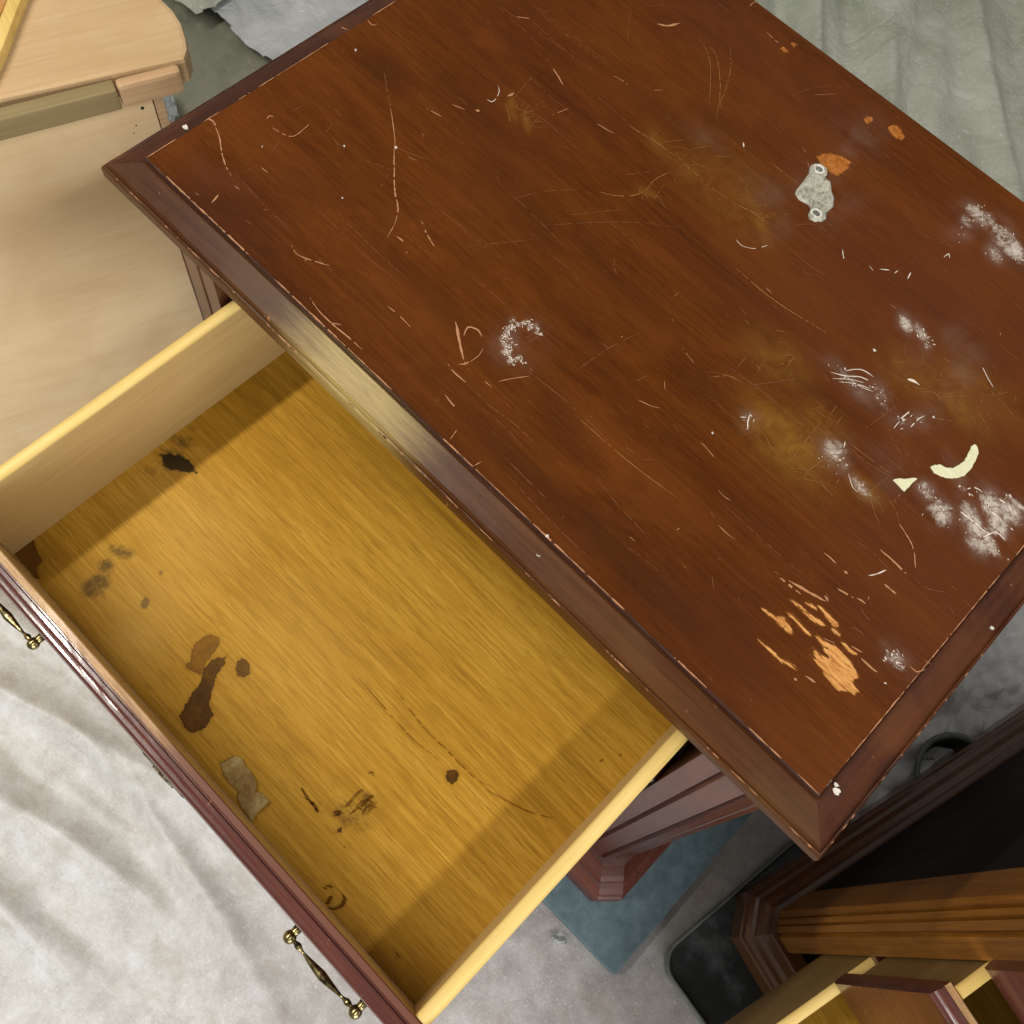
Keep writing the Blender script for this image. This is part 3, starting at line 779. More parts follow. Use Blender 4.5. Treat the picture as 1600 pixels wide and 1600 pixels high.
# ------------------------------------------------------------------ wear and marks, metres in the room's frame
SCR_BRIGHT = [(.0009,[(-.48963,.31949),(-.47336,.32513),(-.47393,.34286)]),(.0008,[(-.49835,.32186),(-.49952,.32537),(-.49686,.32753)]),(.0006,[(-.44967,.4043),(-.42038,.38249),(-.39801,.36101)]),(.001,[(-.4161,.37784),(-.39801,.36101),(-.38397,.34861),(-.37023,.33906),(-.3614,.32695)]),(.0006,[(-.3614,.32695),(-.35676,.31561)]),(.0008,[(-.35172,.34511),(-.33891,.33946),(-.32687,.33576)]),(.0011,[(-.35297,.32167),(-.34621,.32242)]),(.0008,[(-.39708,.25935),(-.38668,.25758),(-.36581,.26775)]),(.0006,[(-.38271,.25956),(-.37947,.25734)]),(.0009,[(-.35457,.23921),(-.34095,.23676),(-.32608,.23668),(-.31182,.23762),(-.29825,.2379)]),(.0006,[(-.32944,.23609),(-.32291,.241)]),(.0007,[(-.31346,.27555),(-.30281,.27616),(-.28898,.27559)]),(.0007,[(-.42748,.42254),(-.41361,.4259)]),(.0007,[(-.41731,.44067),(-.4067,.44513)]),(.0022,[(-.401,.45087),(-.39824,.45312)]),(.003,[(-.39481,.4807),(-.39383,.48704)]),(.001,[(-.39136,.53006),(-.38296,.52732),(-.37367,.5236)]),(.0006,[(-.35802,.49361),(-.35608,.50201),(-.35435,.50918)]),(.002,[(-.36879,.63497),(-.36274,.63889),(-.35969,.64375),(-.3569,.65061)]),(.0008,[(-.32841,.51539),(-.32048,.51666),(-.31302,.51841)]),(.0007,[(-.35417,.56285),(-.34726,.56469),(-.33933,.56459)]),(.0007,[(-.30233,.70203),(-.29404,.70061),(-.28625,.69978)]),(.0009,[(-.33035,.71342),(-.33144,.71922),(-.32901,.72339)]),(.0009,[(-.24992,.27434),(-.24174,.27263),(-.22922,.27348)]),(.0009,[(-.23383,.25568),(-.22617,.2544),(-.22027,.25419)]),(.0008,[(-.22284,.28351),(-.21561,.28388)]),(.0006,[(-.20663,.23422),(-.20862,.24283)]),(.001,[(-.1814,.23252),(-.1802,.23801)]),(.0006,[(-.21613,.29011),(-.21127,.29926),(-.20419,.3101)]),(.0018,[(-.27121,.30258),(-.25901,.29386),(-.2496,.28783),(-.24178,.28331)]),(.0012,[(-.24473,.27929),(-.24178,.28331),(-.24107,.2864)]),(.0013,[(-.25885,.29879),(-.26196,.30567),(-.25554,.30961),(-.24955,.30753)]),(.0006,[(-.24077,.28673),(-.24016,.29438),(-.24219,.3015)]),(.0009,[(.02479,.35953),(.03012,.35983),(.03541,.35944)]),(.0014,[(.05058,.39012),(.06177,.38988),(.07373,.38921)]),(.0009,[(.04816,.4155),(.06453,.40891),(.07565,.39718)]),(.0016,[(-.52674,.28834),(-.52283,.29005),(-.51676,.28755)]),(.001,[(-.52283,.29005),(-.50772,.28382),(-.49465,.27555),(-.48224,.26959),(-.47334,.26708)]),(.0012,[(-.46357,.24063),(-.46614,.24922)]),(.0008,[(-.46526,.26281),(-.45981,.2637)]),(.0008,[(-.46578,.28874),(-.45828,.28915)]),(.0008,[(-.52587,.45025),(-.5191,.44965),(-.51751,.45379)]),(.0008,[(-.53354,.42876),(-.52704,.43119)]),(.0008,[(-.45088,.5474),(-.44117,.55585)]),(.0016,[(.02015,.32639),(.02866,.3282),(.04679,.33308)]),(.0013,[(.0148,.32336),(.032,.32464)]),(.0012,[(.0468,.34593),(.05879,.34882)]),(.002,[(.06031,.35042),(.06642,.35168)]),(.0012,[(.06724,.3719),(.07738,.37213)]),(.0012,[(.08683,.31926),(.09488,.31909),(.10019,.31975)]),(.0009,[(.06075,.32054),(.06759,.32144)]),(.001,[(.07743,.32116),(.08511,.32298)]),(.0014,[(.06796,.28354),(.07549,.28476)]),(.002,[(.0637,.27678),(.06594,.27731)]),(.0018,[(.04373,.33564),(.048,.33435)]),(.0018,[(.04245,.35961),(.04537,.35939)]),(.0007,[(.1219,.35001),(.11738,.349)]),(.0009,[(.11268,.33867),(.11824,.33895),(.12117,.34439)])]
SCR_FAINT = [(.0006,[(-.47684,.42329),(-.46154,.41257),(-.44967,.4043)]),(.0005,[(-.41423,.37811),(-.40346,.38208),(-.38972,.38858)]),(.0005,[(-.42136,.35168),(-.41114,.35606),(-.40061,.3608)]),(.0006,[(-.39636,.34899),(-.40093,.36043)]),(.0005,[(-.22922,.27348),(-.20974,.27234),(-.1872,.2748),(-.16034,.27501)]),(.0004,[(-.32569,.23633),(-.32291,.241)]),(.0005,[(-.32075,.41055),(-.31067,.43328),(-.29215,.4584)]),(.0005,[(-.26698,.44946),(-.24837,.45173),(-.22076,.45107)]),(.0005,[(-.28856,.41027),(-.26542,.44125),(-.2429,.46704),(-.21829,.48792)]),(.0005,[(-.28973,.42065),(-.27318,.446),(-.25436,.47314)]),(.0005,[(-.14889,.53898),(-.12703,.53874),(-.10725,.54169)]),(.0006,[(-.15925,.5545),(-.15742,.5612),(-.1479,.57302),(-.13826,.57387),(-.12751,.57238)]),(.0005,[(.03186,.38246),(.04676,.38407),(.06436,.38331)]),(.0006,[(.02682,.42708),(.04179,.42122),(.04816,.4155)]),(.0005,[(-.09369,.42688),(-.09699,.44217),(-.09773,.45979)]),(.0005,[(-.09354,.42003),(-.08274,.43578),(-.07056,.45464)]),(.0005,[(-.01327,.45257),(-.01009,.47269),(-.00783,.49209)]),(.0005,[(-.00756,.47163),(.00778,.46414),(.0208,.45967)]),(.0005,[(-.39634,.63371),(-.38783,.62094),(-.37218,.60028)]),(.0005,[(-.39711,.64451),(-.38503,.64757),(-.37863,.6613)]),(.0006,[(-.24167,.6639),(-.23817,.67881),(-.22712,.6985)]),(.0005,[(-.3125,.3547),(-.29882,.37463),(-.285,.39476)]),(.0005,[(-.12235,.40633),(-.1111,.41479),(-.09713,.41998)]),(.0005,[(-.05773,.43071),(-.02272,.43113),(-.00396,.42932)]),(.0005,[(-.02802,.55096),(-.01486,.54084),(.00291,.5282)]),(.0005,[(-.00431,.57727),(.01041,.56875),(.03292,.55714)]),(.0006,[(-.00142,.55569),(.01146,.54557),(.02465,.55205)]),(.0005,[(-.01633,.43804),(.00242,.43618),(.02731,.44119)]),(.0005,[(.08023,.39077),(.09043,.39165),(.10132,.39915)]),(.0005,[(.05011,.4729),(.06839,.47083),(.08644,.46879)]),(.0005,[(-.18496,.33742),(-.18198,.36815),(-.17527,.39564)]),(.0005,[(-.22415,.32541),(-.22311,.34087),(-.22168,.35616)]),(.0005,[(-.22291,.3111),(-.1639,.31493),(-.12536,.31281)]),(.0005,[(-.47785,.31889),(-.47076,.30345)]),(.0005,[(-.45853,.3435),(-.46325,.3574)]),(.0005,[(-.49229,.34081),(-.49085,.35244)]),(.0006,[(-.45289,.3482),(-.4437,.34648),(-.44073,.34901)]),(.0005,[(-.04814,.50409),(-.01203,.51181),(.02031,.51582)]),(.0005,[(-.09058,.63019),(-.06932,.63588),(-.04645,.64809)]),(.0005,[(-.12289,.42155),(-.07704,.42495),(-.02281,.42364)])]
SCR_AMBER = [(.0006,[(-.33605,.65081),(-.32155,.64472),(-.30555,.63084),(-.27975,.59859)]),(.0006,[(-.32955,.65078),(-.31252,.6467),(-.2912,.62633),(-.27692,.60928),(-.26346,.60227)]),(.0006,[(-.31168,.6645),(-.29508,.6445),(-.28202,.62121),(-.2763,.60687),(-.26806,.59374)]),(.0009,[(-.28195,.46645),(-.27123,.47321),(-.26198,.48388),(-.25883,.49316),(-.25864,.50283)]),(.0008,[(-.31324,.53327),(-.29963,.53515),(-.28841,.5373),(-.26288,.53943)]),(.0006,[(-.26288,.53943),(-.24444,.53847),(-.22544,.53742),(-.20033,.53991)]),(.001,[(-.20463,.53872),(-.18894,.54365),(-.17129,.54441)]),(.0006,[(-.20882,.59358),(-.19281,.59356),(-.17989,.59396)]),(.0007,[(-.03281,.38812),(-.03549,.40994),(-.03757,.43597)]),(.0007,[(-.02007,.3925),(-.01991,.40488),(-.0179,.41575)]),(.0006,[(-.01442,.43937),(.00501,.44044),(.02459,.44259)]),(.0006,[(-.25882,.49694),(-.26046,.51025),(-.25708,.52571)]),(.0006,[(-.00229,.51221),(.00564,.52011),(.01331,.51751)]),(.0006,[(.018,.5025),(.02355,.50699),(.02811,.51042)]),(.0006,[(-.09231,.45531),(-.08589,.46642),(-.08232,.4504)]),(.0006,[(-.11575,.40577),(-.10689,.41707),(-.09646,.41916)]),(.0009,[(-.16356,.49302),(-.12541,.49281),(-.08144,.49994)]),(.0006,[(-.16045,.31126),(-.11273,.31211),(-.06939,.31652)])]
SCR_WHITE = [(.0006,[(-.40304,.46578),(-.39886,.46664),(-.39889,.47173),(-.40288,.47938),(-.4078,.48287)]),(.0012,[(-.2381,.59228),(-.23439,.58859)]),(.0006,[(-.18063,.51368),(-.17451,.51253),(-.16693,.51667),(-.16267,.52331),(-.16083,.529)]),(.0007,[(-.11856,.56983),(-.11492,.56585),(-.11097,.56315)]),(.0006,[(-.09512,.57394),(-.09021,.57238)]),(.001,[(-.08786,.57769),(-.08167,.58291)]),(.0008,[(-.0775,.58318),(-.07722,.58795)]),(.0008,[(-.06747,.58652),(-.06928,.59424)]),(.0008,[(-.05974,.62572),(-.05907,.63194),(-.05624,.62877)]),(.0009,[(.05632,.36894),(.05951,.37425),(.06219,.38103)]),(.002,[(-.01525,.51383),(-.01098,.51613),(-.00609,.51673)]),(.0008,[(-.05795,.47563),(-.04879,.48094),(-.03995,.48908),(-.02852,.49213)]),(.0007,[(-.04911,.47348),(-.03997,.48114),(-.02922,.48665)]),(.0007,[(-.05141,.48442),(-.04387,.49432),(-.03338,.49629)]),(.0006,[(-.04584,.48101),(-.03509,.48257),(-.02598,.48627)]),(.0006,[(-.054,.47205),(-.04356,.48194),(-.03539,.48696)]),(.0009,[(.00199,.47291),(.00128,.48353),(.00149,.49297)]),(.0009,[(.00984,.48294),(.0101,.49314),(.01185,.49887)]),(.0009,[(-.07022,.39302),(-.0741,.39777),(-.0774,.40472)]),(.0007,[(-.08049,.39682),(-.07701,.39986)]),(.0014,[(.0736,.4551),(.08415,.45583),(.09665,.45522)]),(.0016,[(.08228,.47497),(.08966,.47222),(.0986,.47119)]),(.0014,[(.08737,.48397),(.09499,.48498),(.09936,.48254)]),(.0012,[(.09576,.45084),(.1,.46085),(.10829,.46067)]),(.0009,[(.06697,.4729),(.07,.47831),(.07647,.47948)]),(.0008,[(.01854,.56547),(.02815,.5599),(.0339,.55741)]),(.0006,[(.00049,.4196),(.00927,.41326),(.01478,.41349)]),(.0006,[(.09953,.34158),(.10307,.34033)]),(.0014,[(.1043,.33427),(.10776,.33602)]),(.001,[(-.01633,.43804),(-.01389,.43328)])]
BARE = [[(.06154,.29676),(.0668,.29735),(.05919,.30164),(.06649,.30189),(.07238,.30464),(.06589,.30614),(.06779,.30994),(.0639,.31082),(.06913,.31378),(.07528,.31342),(.08285,.3129),(.08805,.31084),(.09357,.30812),(.09181,.30393),(.09422,.30165),(.09939,.30104),(.09773,.29697),(.0931,.29547),(.08947,.29174),(.08446,.29162),(.07548,.29368),(.06989,.29542)],[(.03368,.30862),(.03574,.31015),(.04001,.30957),(.04624,.30856),(.05416,.30811),(.05466,.30678),(.05094,.30601),(.04274,.30679)],[(.05648,.30929),(.05801,.31149),(.06364,.31116),(.06816,.31155),(.0701,.31111),(.066,.30809),(.06065,.30807)],[(.02824,.31687),(.03117,.31802),(.03637,.31838),(.04384,.31859),(.05134,.32012),(.05675,.32012),(.05638,.31849),(.05001,.31623),(.04144,.31608),(.03429,.31684)],[(.03711,.32232),(.03891,.32421),(.04561,.32613),(.04639,.32441),(.04173,.3227)],[(.0448,.32718),(.04742,.32802),(.05515,.32786),(.06197,.32742),(.06379,.32432),(.05976,.32325),(.05414,.32492)],[(.01979,.29791),(.02415,.29931),(.0282,.3004),(.03143,.30251),(.03463,.30397),(.03916,.30307),(.04555,.29979),(.04407,.29825),(.03751,.29762),(.02982,.2977)],[(.03082,.27959),(.03284,.28045),(.03708,.28057),(.04133,.28133),(.04691,.28042),(.05314,.28204),(.05851,.28337),(.06268,.28348),(.05981,.28172),(.05078,.2796),(.04487,.27893),(.03675,.27963)],[(.07108,.31826),(.0734,.31943),(.07873,.31943),(.08293,.3195),(.08225,.31758),(.07608,.3173)],[(.06022,.32123),(.06168,.32213),(.06767,.32275),(.06785,.32109),(.06414,.32033)]]
CHIPS = [[(-.18889,.62676),(-.18782,.63402),(-.18254,.64018),(-.17523,.6437),(-.16672,.64561),(-.16418,.63961),(-.16487,.6309),(-.16568,.62504),(-.17077,.62306),(-.17787,.62369)],[(-.16863,.69853),(-.16738,.70418),(-.16367,.70646),(-.15788,.70493),(-.15319,.70213),(-.15221,.69708),(-.15626,.69439),(-.16315,.69561)],[(-.18691,.68955),(-.18725,.69546),(-.18312,.69718),(-.18027,.69424),(-.18149,.68861)],[(-.2802,.70824),(-.27976,.71219),(-.27529,.71191),(-.27481,.7068)],[(-.28349,.69632),(-.28188,.70053),(-.27578,.69998),(-.27657,.69563)]]
GLUE = [(-.18695,.61569),(-.18571,.62051),(-.18198,.62385),(-.17642,.62438),(-.17227,.61984),(-.17099,.61594),(-.16533,.61509),(-.15885,.60893),(-.1533,.60449),(-.14917,.59781),(-.14896,.58729),(-.14585,.58375),(-.1461,.57879),(-.14975,.57415),(-.15438,.57303),(-.15776,.5757),(-.15913,.58164),(-.16322,.58354),(-.1715,.5816),(-.17734,.58402),(-.17936,.58783),(-.18114,.60027),(-.18314,.60909)]
CRATERS = [(-.17936,.61702,.0042),(-.15364,.58042,.0042)]
FLAKES = [[(.03847,.46769),(.03953,.47102),(.04276,.47451),(.04652,.47562),(.05006,.47869),(.05218,.48464),(.05275,.49041),(.0523,.49438),(.05098,.49965),(.04991,.50373),(.05067,.5068),(.05287,.50692),(.05674,.50288),(.05888,.49554),(.06006,.48798),(.05969,.48028),(.05666,.47485),(.05274,.46992),(.04771,.46742),(.04303,.46603)],[(.02586,.43927),(.02768,.44303),(.03085,.44571),(.03312,.44886),(.03722,.45327),(.037,.44583),(.03684,.43779),(.03151,.43852)]]
SPECKS = [(.13066,.42961,.0016,.7085),(.13962,.4081,.0015,.7085),(.12736,.41426,.0009,.7105),(.13067,.44263,.0009,.7105),(.13042,.46131,.002,.7085),(.12761,.24302,.0026,.714),(.1249,.24523,.0016,.715),(-.109,.22125,.0014,.7105),(-.53796,.27415,.0026,.7125),(-.11225,.2318,.0013,.72),(.01673,.50265,.0009,.72),(.10803,.31763,.0008,.72),(-.04682,.51531,.0012,.72),(.00287,.48374,.001,.72),(-.08582,.3724,.0009,.72),(-.5076,.4212,.0009,.72),(-.41423,.37811,.0011,.72),(-.44073,.34901,.0009,.72),(-.40508,.31515,.0006,.72),(-.48006,.30202,.0006,.72),(.13401,.30473,.0008,.709)]
HAZE = [(-.2179,.31508,.0033,.0028,-41,.59),(-.22022,.31485,.0046,.0026,-65,.65),(-.22059,.31133,.0038,.0023,-53,.67),(-.22236,.30859,.0031,.0033,-14,.91),(-.22573,.31266,.0039,.0033,15,.59),(-.22756,.31063,.005,.003,-35,.66),(-.22978,.31288,.0058,.0036,60,.93),(-.2317,.31547,.0039,.0034,-1,.93),(-.23465,.31456,.0042,.0032,30,.75),(-.2359,.31712,.0038,.0036,-60,.57),(-.239,.31765,.0038,.0031,40,.87),(-.23797,.32117,.005,.0021,-29,.84),(-.24084,.32277,.0036,.0029,70,.69),(-.24211,.32536,.0057,.0022,-65,.87),(-.24132,.32784,.0047,.0037,-49,.7),(-.24084,.32998,.0044,.0021,-59,.95),(-.24432,.33417,.0052,.0039,-76,.7),(-.24026,.33465,.0035,.0033,78,.86),(-.23826,.33526,.0049,.0038,-6,.61),(-.23823,.33853,.0059,.0027,-78,.71),(-.23668,.34026,.0041,.0036,-6,.81),(-.23468,.34086,.0036,.0038,-51,.58),(-.23181,.33923,.0035,.0034,-42,.82),(-.23039,.34242,.0047,.0026,-71,.61),(-.22796,.3419,.0053,.0028,-29,.76),(-.22572,.33958,.0042,.0021,27,.75),(-.23215,.32049,.012,.016,0,.55),(-.22761,.32633,.019,.018,0,.35),(-.06076,.68317,.018,.014,20,.75),(-.03578,.67871,.022,.014,-30,.85),(-.01997,.67355,.012,.01,0,.8),(-.06416,.65568,.012,.009,60,.5),(-.06798,.68446,.014,.007,10,.9),(-.0518,.68393,.012,.006,-20,.9),(-.0252,.67682,.016,.01,-30,1),(-.0341,.6621,.012,.008,-40,.8),(-.06785,.67029,.008,.01,60,.7),(-.04479,.55325,.011,.007,-30,.85),(-.03133,.55563,.012,.006,-25,.85),(-.02137,.55005,.006,.009,0,.6),(-.04226,.48021,.026,.008,-5,.62),(-.01949,.4879,.016,.008,-30,.75),(.00193,.48424,.012,.01,30,.55),(.01109,.49421,.009,.008,0,.55),(-.00447,.56877,.02,.015,0,.35),(.00142,.53454,.03,.02,0,.22),(-.01713,.42609,.013,.012,-60,.85),(-.00535,.422,.006,.008,0,.6),(.01369,.41799,.014,.007,-10,.75),(.04789,.45033,.012,.008,-20,.8),(.06401,.44489,.014,.011,-40,.9),(.06196,.44622,.008,.012,-40,.9),(.06089,.4736,.02,.006,-35,.6),(.08415,.45583,.02,.009,-35,1),(.0869,.47635,.016,.012,-35,1),(.09835,.46743,.014,.01,-30,1),(.09687,.44516,.014,.01,0,.85),(.09774,.48082,.014,.012,-20,1),(.09932,.49101,.014,.003,0,.9),(.1003,.45221,.018,.006,-20,.95),(-.07573,.39975,.008,.009,0,.55),(.10329,.33566,.01,.008,20,.75),(.09616,.33748,.007,.008,0,.5),(.10762,.33405,.009,.005,0,.7),(-.17858,.67747,.02,.02,20,.34),(-.17397,.65525,.01,.012,0,.32),(-.19481,.5671,.018,.016,0,.3),(-.26252,.5717,.02,.01,0,.22),(.01415,.50138,.012,.01,0,.25),(-.1621,.60489,.03,.034,0,.25),(.01969,.44385,.02,.02,0,.25),(.00683,.55663,.03,.012,-60,.35),(-.16524,.55226,.01,.02,0,.22)]
AMBER = [(-.21556,.5479,.05,.03,-20,.3),(-.18607,.54414,.03,.008,-30,.45),(-.24652,.5409,.02,.016,0,.35),(-.04494,.40708,.04,.022,-10,.7),(-.03853,.43644,.022,.014,0,.5),(.02541,.52527,.028,.013,-10,.55),(-.0119,.5199,.03,.02,0,.35),(-.09231,.45531,.03,.02,0,.38),(-.02467,.39615,.02,.008,0,.5),(.01584,.41816,.014,.008,0,.5),(-.28209,.53873,.02,.008,-25,.35),(.02129,.54837,.04,.02,0,.3),(-.25717,.49507,.01,.004,10,.4),(-.38364,.47448,.012,.004,-40,.45),(-.36719,.47369,.01,.003,-35,.6)]
DARKS = [(-.47783,.4242,.03,.016,0,.7),(-.40338,.45109,.06,.016,-5,.6),(-.32585,.41574,.08,.03,-10,.5),(-.45848,.2359,.05,.03,0,.7),(-.31273,.21191,.12,.018,-2,.85),(-.20886,.22257,.12,.016,-3,.85),(-.1541,.25351,.1,.014,-3,.8),(-.05097,.2562,.13,.016,0,.75),(-.17303,.30498,.04,.014,-20,.6),(-.26641,.5926,.03,.01,0,.6),(-.29834,.56518,.05,.015,0,.5),(-.28684,.30371,.08,.01,-3,.5),(.00879,.22614,.1,.014,0,.6),(.02432,.27223,.05,.014,-20,.4),(-.22875,.41933,.06,.02,-10,.4),(-.19681,.36367,.05,.012,-20,.4),(-.10404,.45848,.05,.02,0,.35),(-.38964,.23747,.1,.012,-2,.6)]
RED = [(-.0244,.58021,.12,.12,0,.75),(-.07523,.54047,.12,.1,0,.6),(.08511,.39918,.1,.09,0,.6),(-.21453,.66427,.09,.08,0,.45),(-.11048,.57088,.08,.06,0,.5),(-.31455,.67575,.1,.05,0,.4),(-.48881,.2546,.02,.008,-10,.6),(-.46982,.26297,.02,.008,10,.6),(.039,.50548,.1,.1,0,.6)]
SOOT = [(-.41986,.1206,.018,.012,10,.8),(-.42644,.13604,.02,.01,30,.7),(-.42296,.0995,.014,.007,20,.6),(-.3706,.00487,.012,.015,0,1.0),(-.37867,.02029,.011,.009,0,.85),(-.38023,.03728,.017,.008,30,.8),(-.35154,.02486,.008,.005,0,.35),(-.33221,.02384,.006,.004,-50,1.2),(-.34387,.04888,.004,.003,-40,.9),(-.0947,.02902,.026,.016,10,.62),(-.09217,.04632,.014,.01,10,.62),(-.38489,.05044,.02,.01,10,.35),(-.43164,.15054,.01,.005,30,.55),(-.41705,.11028,.022,.014,20,.55),(-.11352,.01678,.012,.008,0,.5),(-.33432,-.00388,.006,.004,0,.4),(.01772,.20607,.012,.004,30,.4),(-.06117,-.01687,.01,.012,0,.35),(.00422,-.01352,.006,.006,0,.5)]
PALE = [(-.33285,.03258,.05,.05,0,.5),(-.35572,.08968,.06,.05,0,.5),(-.31596,.00377,.03,.03,0,.6),(-.22998,.08537,.08,.06,0,.3)]
FRONT_SHADE = [(-.35396,-.03191,.05,.012,0,.7),(-.24142,-.03265,.08,.01,0,.8),(-.11305,-.0337,.08,.01,0,.8),(.00541,-.02719,.06,.012,0,.9),(-.42237,-.02171,.02,.02,0,.9),(.03079,-.0258,.02,.02,0,.8),(-.17536,-.03075,.05,.008,0,.7)]
STAIN_DARK = [[(-.24143,-.01431),(-.23205,-.01747),(-.22455,-.01546),(-.22068,-.0087),(-.22162,-.00047),(-.22424,.0054),(-.23254,.00839),(-.23657,.01293),(-.24705,.0278),(-.24898,.0377),(-.25215,.03967),(-.25348,.04431),(-.25469,.03854),(-.25759,.03705),(-.25902,.03182),(-.25791,.02327),(-.25069,.01301),(-.24842,.00367)],[(-.24131,.0404),(-.24469,.04513),(-.24392,.04967),(-.23877,.05124),(-.23303,.04969),(-.22974,.04564),(-.23008,.0401),(-.23479,.03821)],[(-.06394,.10081),(-.06569,.10459),(-.06377,.10828),(-.06008,.11027),(-.05552,.10862),(-.05414,.10448),(-.05554,.1003),(-.05974,.09882)],[(-.43779,-.01377),(-.43688,-.00709),(-.42792,-.00983),(-.41606,-.01346),(-.41564,-.01863),(-.40529,-.02363),(-.40768,-.02615),(-.42579,-.02532),(-.43915,-.02494)],[(-.09377,.01146),(-.09209,.01444),(-.09146,.01837),(-.08869,.01654),(-.09036,.0129)],[(-.10249,.01921),(-.10154,.02415),(-.09846,.02592),(-.09873,.02165)],[(-.11691,.01338),(-.11312,.01452),(-.11034,.01398),(-.11273,.01225)]]
STAIN_MID = [[(-.27644,.04405),(-.26804,.04818),(-.26545,.04477),(-.26304,.03893),(-.2597,.02663),(-.25412,.0183),(-.26203,.01458),(-.26749,.01265),(-.27183,.01486),(-.26955,.01871),(-.27662,.02564),(-.27865,.03109),(-.27848,.03734)]]
BURN = [[(-.42951,.11467),(-.42564,.11974),(-.41778,.12643),(-.40814,.12966),(-.39385,.12637),(-.40215,.1201),(-.41106,.11229),(-.4192,.11062)]]
INK = [(.002,[(-.05621,-.02625),(-.05192,-.02386),(-.04991,-.01816),(-.05187,-.01327),(-.05585,-.01285)]),(.0022,[(-.05951,-.01835),(-.05885,-.02267),(-.05621,-.02625)]),(.0012,[(-.06783,-.01784),(-.06617,-.01494),(-.0635,-.0148)]),(.0008,[(-.08445,.03732),(-.08625,.0442),(-.08702,.05151)]),(.001,[(-.09446,.03595),(-.09455,.04258),(-.09217,.04632),(-.08766,.04681)]),(.0008,[(-.09365,.02808),(-.09309,.03733),(-.08894,.03748)]),(.0022,[(-.10286,.02083),(-.10257,.02378),(-.09985,.02652)]),(.0022,[(-.12149,.01547),(-.11694,.01468),(-.11277,.01421)]),(.0018,[(-.13446,.01656),(-.1267,.01492),(-.11867,.01428),(-.11242,.01389)]),(.0012,[(-.1277,.01324),(-.1225,.01444)]),(.0008,[(-.10056,.0278),(-.10071,.03638),(-.10155,.04499),(-.09956,.05108)]),(.0014,[(-.09241,.03801),(-.09213,.043),(-.09255,.04864),(-.09191,.05335)]),(.0014,[(-.0865,.03526),(-.08899,.04145),(-.08835,.04612)]),(.0012,[(-.08626,.04553),(-.08351,.04696)]),(.001,[(-.0801,.01077),(-.0784,.01052)]),(.0009,[(-.10637,.05928),(-.10573,.06269),(-.10218,.06076)]),(.0014,[(.02104,.21087),(.02351,.21123)]),(.0012,[(.01423,.19539),(.01504,.19906)]),(.0016,[(-.06949,-.01949),(-.06549,-.01803)]),(.0014,[(.00137,-.01212),(.00648,-.01309)])]
CRACK = [(.0007,[(-.13848,.11948),(-.10384,.11473),(-.07526,.11524),(-.0471,.11575),(-.03206,.12055)]),(.001,[(-.03316,.116),(-.01196,.12297),(.00328,.12878),(.01721,.13734)]),(.0006,[(-.1674,.10463),(-.10541,.10236),(-.07345,.10652)])]
TAPE = [(-.19101,-.01442),(-.18848,-.00913),(-.18736,-.00389),(-.18255,-.00107),(-.17574,-.00303),(-.16908,-.0024),(-.1602,-.00489),(-.1558,-.00981),(-.15141,-.00672),(-.14344,-.00666),(-.14316,-.0143),(-.14292,-.02062),(-.14101,-.02588),(-.14827,-.02469),(-.15378,-.02497),(-.16187,-.02191),(-.16483,-.01825),(-.17209,-.01957),(-.18194,-.01879)]
SCRAP = [(.12218,.12389),(.12317,.13194),(.12977,.13641),(.13925,.13667),(.14255,.13088),(.1348,.12426),(.12837,.12194)]
GPAD = [(-1.22465,.59901),(-1.21223,.6074),(-1.19195,.60176),(-1.16153,.5854),(-1.16277,.56325),(-1.19698,.57475)]
FOLDS = [((-.71045,-.18463),(-.2646,-.08057),.022,.02),((-.6248,-.26802),(-.24299,-.1939),.02,.018),((-.72893,-.09644),(-.53962,-.07493),.02,.014),((-.47925,-.11945),(-.06669,-.15698),.016,.012),((-.53895,-.32394),(-.22249,-.30881),.02,.016),((-.39956,-.10672),(-.18358,-.17502),.0045,.0035),((-.70701,-.25954),(-.38543,-.24365),.018,.013),((-.22849,-.13902),(.05559,-.16682),.03,.008),((-.17222,-.20285),(-.07244,-.21831),.003,.002)]
SLAB = [(-0.129, 0.0057), (-0.0148, 0.0012), (0.0058, 0.0003), (0.027, -0.0008), (0.0335, 0.0104), (0.0359, 0.0231), (0.0377, 0.0411), (0.0356, 0.0582), (0.0312, 0.072), (0.0265, 0.0886), (0.0161, 0.1275), (-0.2579, 0.1222)]
BATTEN = [(-0.1189, 0.0381), (-0.1101, 0.0519), (-0.0961, 0.0767), (-0.0804, 0.1033), (-0.0601, 0.1377), (-0.0709, 0.1496), (-0.0915, 0.1071), (-0.109, 0.0772), (-0.158, 0.0071), (-0.1597, -0.0213)]
ORANGE = [(-0.109, 0.0811), (-0.0925, 0.1074), (-0.0684, 0.1488), (-0.1346, 0.1956), (-0.1898, 0.0931), (-0.1627, 0.0087)]
LIDA = -8.95
LIDC = (0.2327, 0.1964)
BKT = (0.3714, 0.6351)

# ------------------------------------------------------------------ main nightstand
OFF = (-0.1965, 0.218, 0.020); CANT[0] = 0.92
ns, top = make_cabinet('nightstand', OFF, 0.0, 0.060, M_BODY, M_BODY,
                       [(0.645, 0.667), (0.477, 0.491), (0.300, 0.314)], True)
tag(ns, 'reddish-brown nightstand with badly scratched top and its upper drawer pulled open', 'nightstand',
    'mahogany nightstands being refinished')
L = lambda x, y, z: (x - OFF[0], y - OFF[1], z - OFF[2])
a = L(-0.447, -0.027, 0.527); b = L(0.047, 0, 0.630)
dr = make_drawer(ns, a[0], b[0], a[1], 0.44, a[2], b[2], 0.497, b[2] + 0.002, detail=1, lip=0.011)
for z0, z1, f0, f1 in ((0.33, 0.455, 0.312, 0.494), (0.115, 0.27, 0.098, 0.294)):
    make_drawer(ns, -0.2425, 0.2425, -0.004, 0.40, z0, z1, f0, f1, lip=0.009)

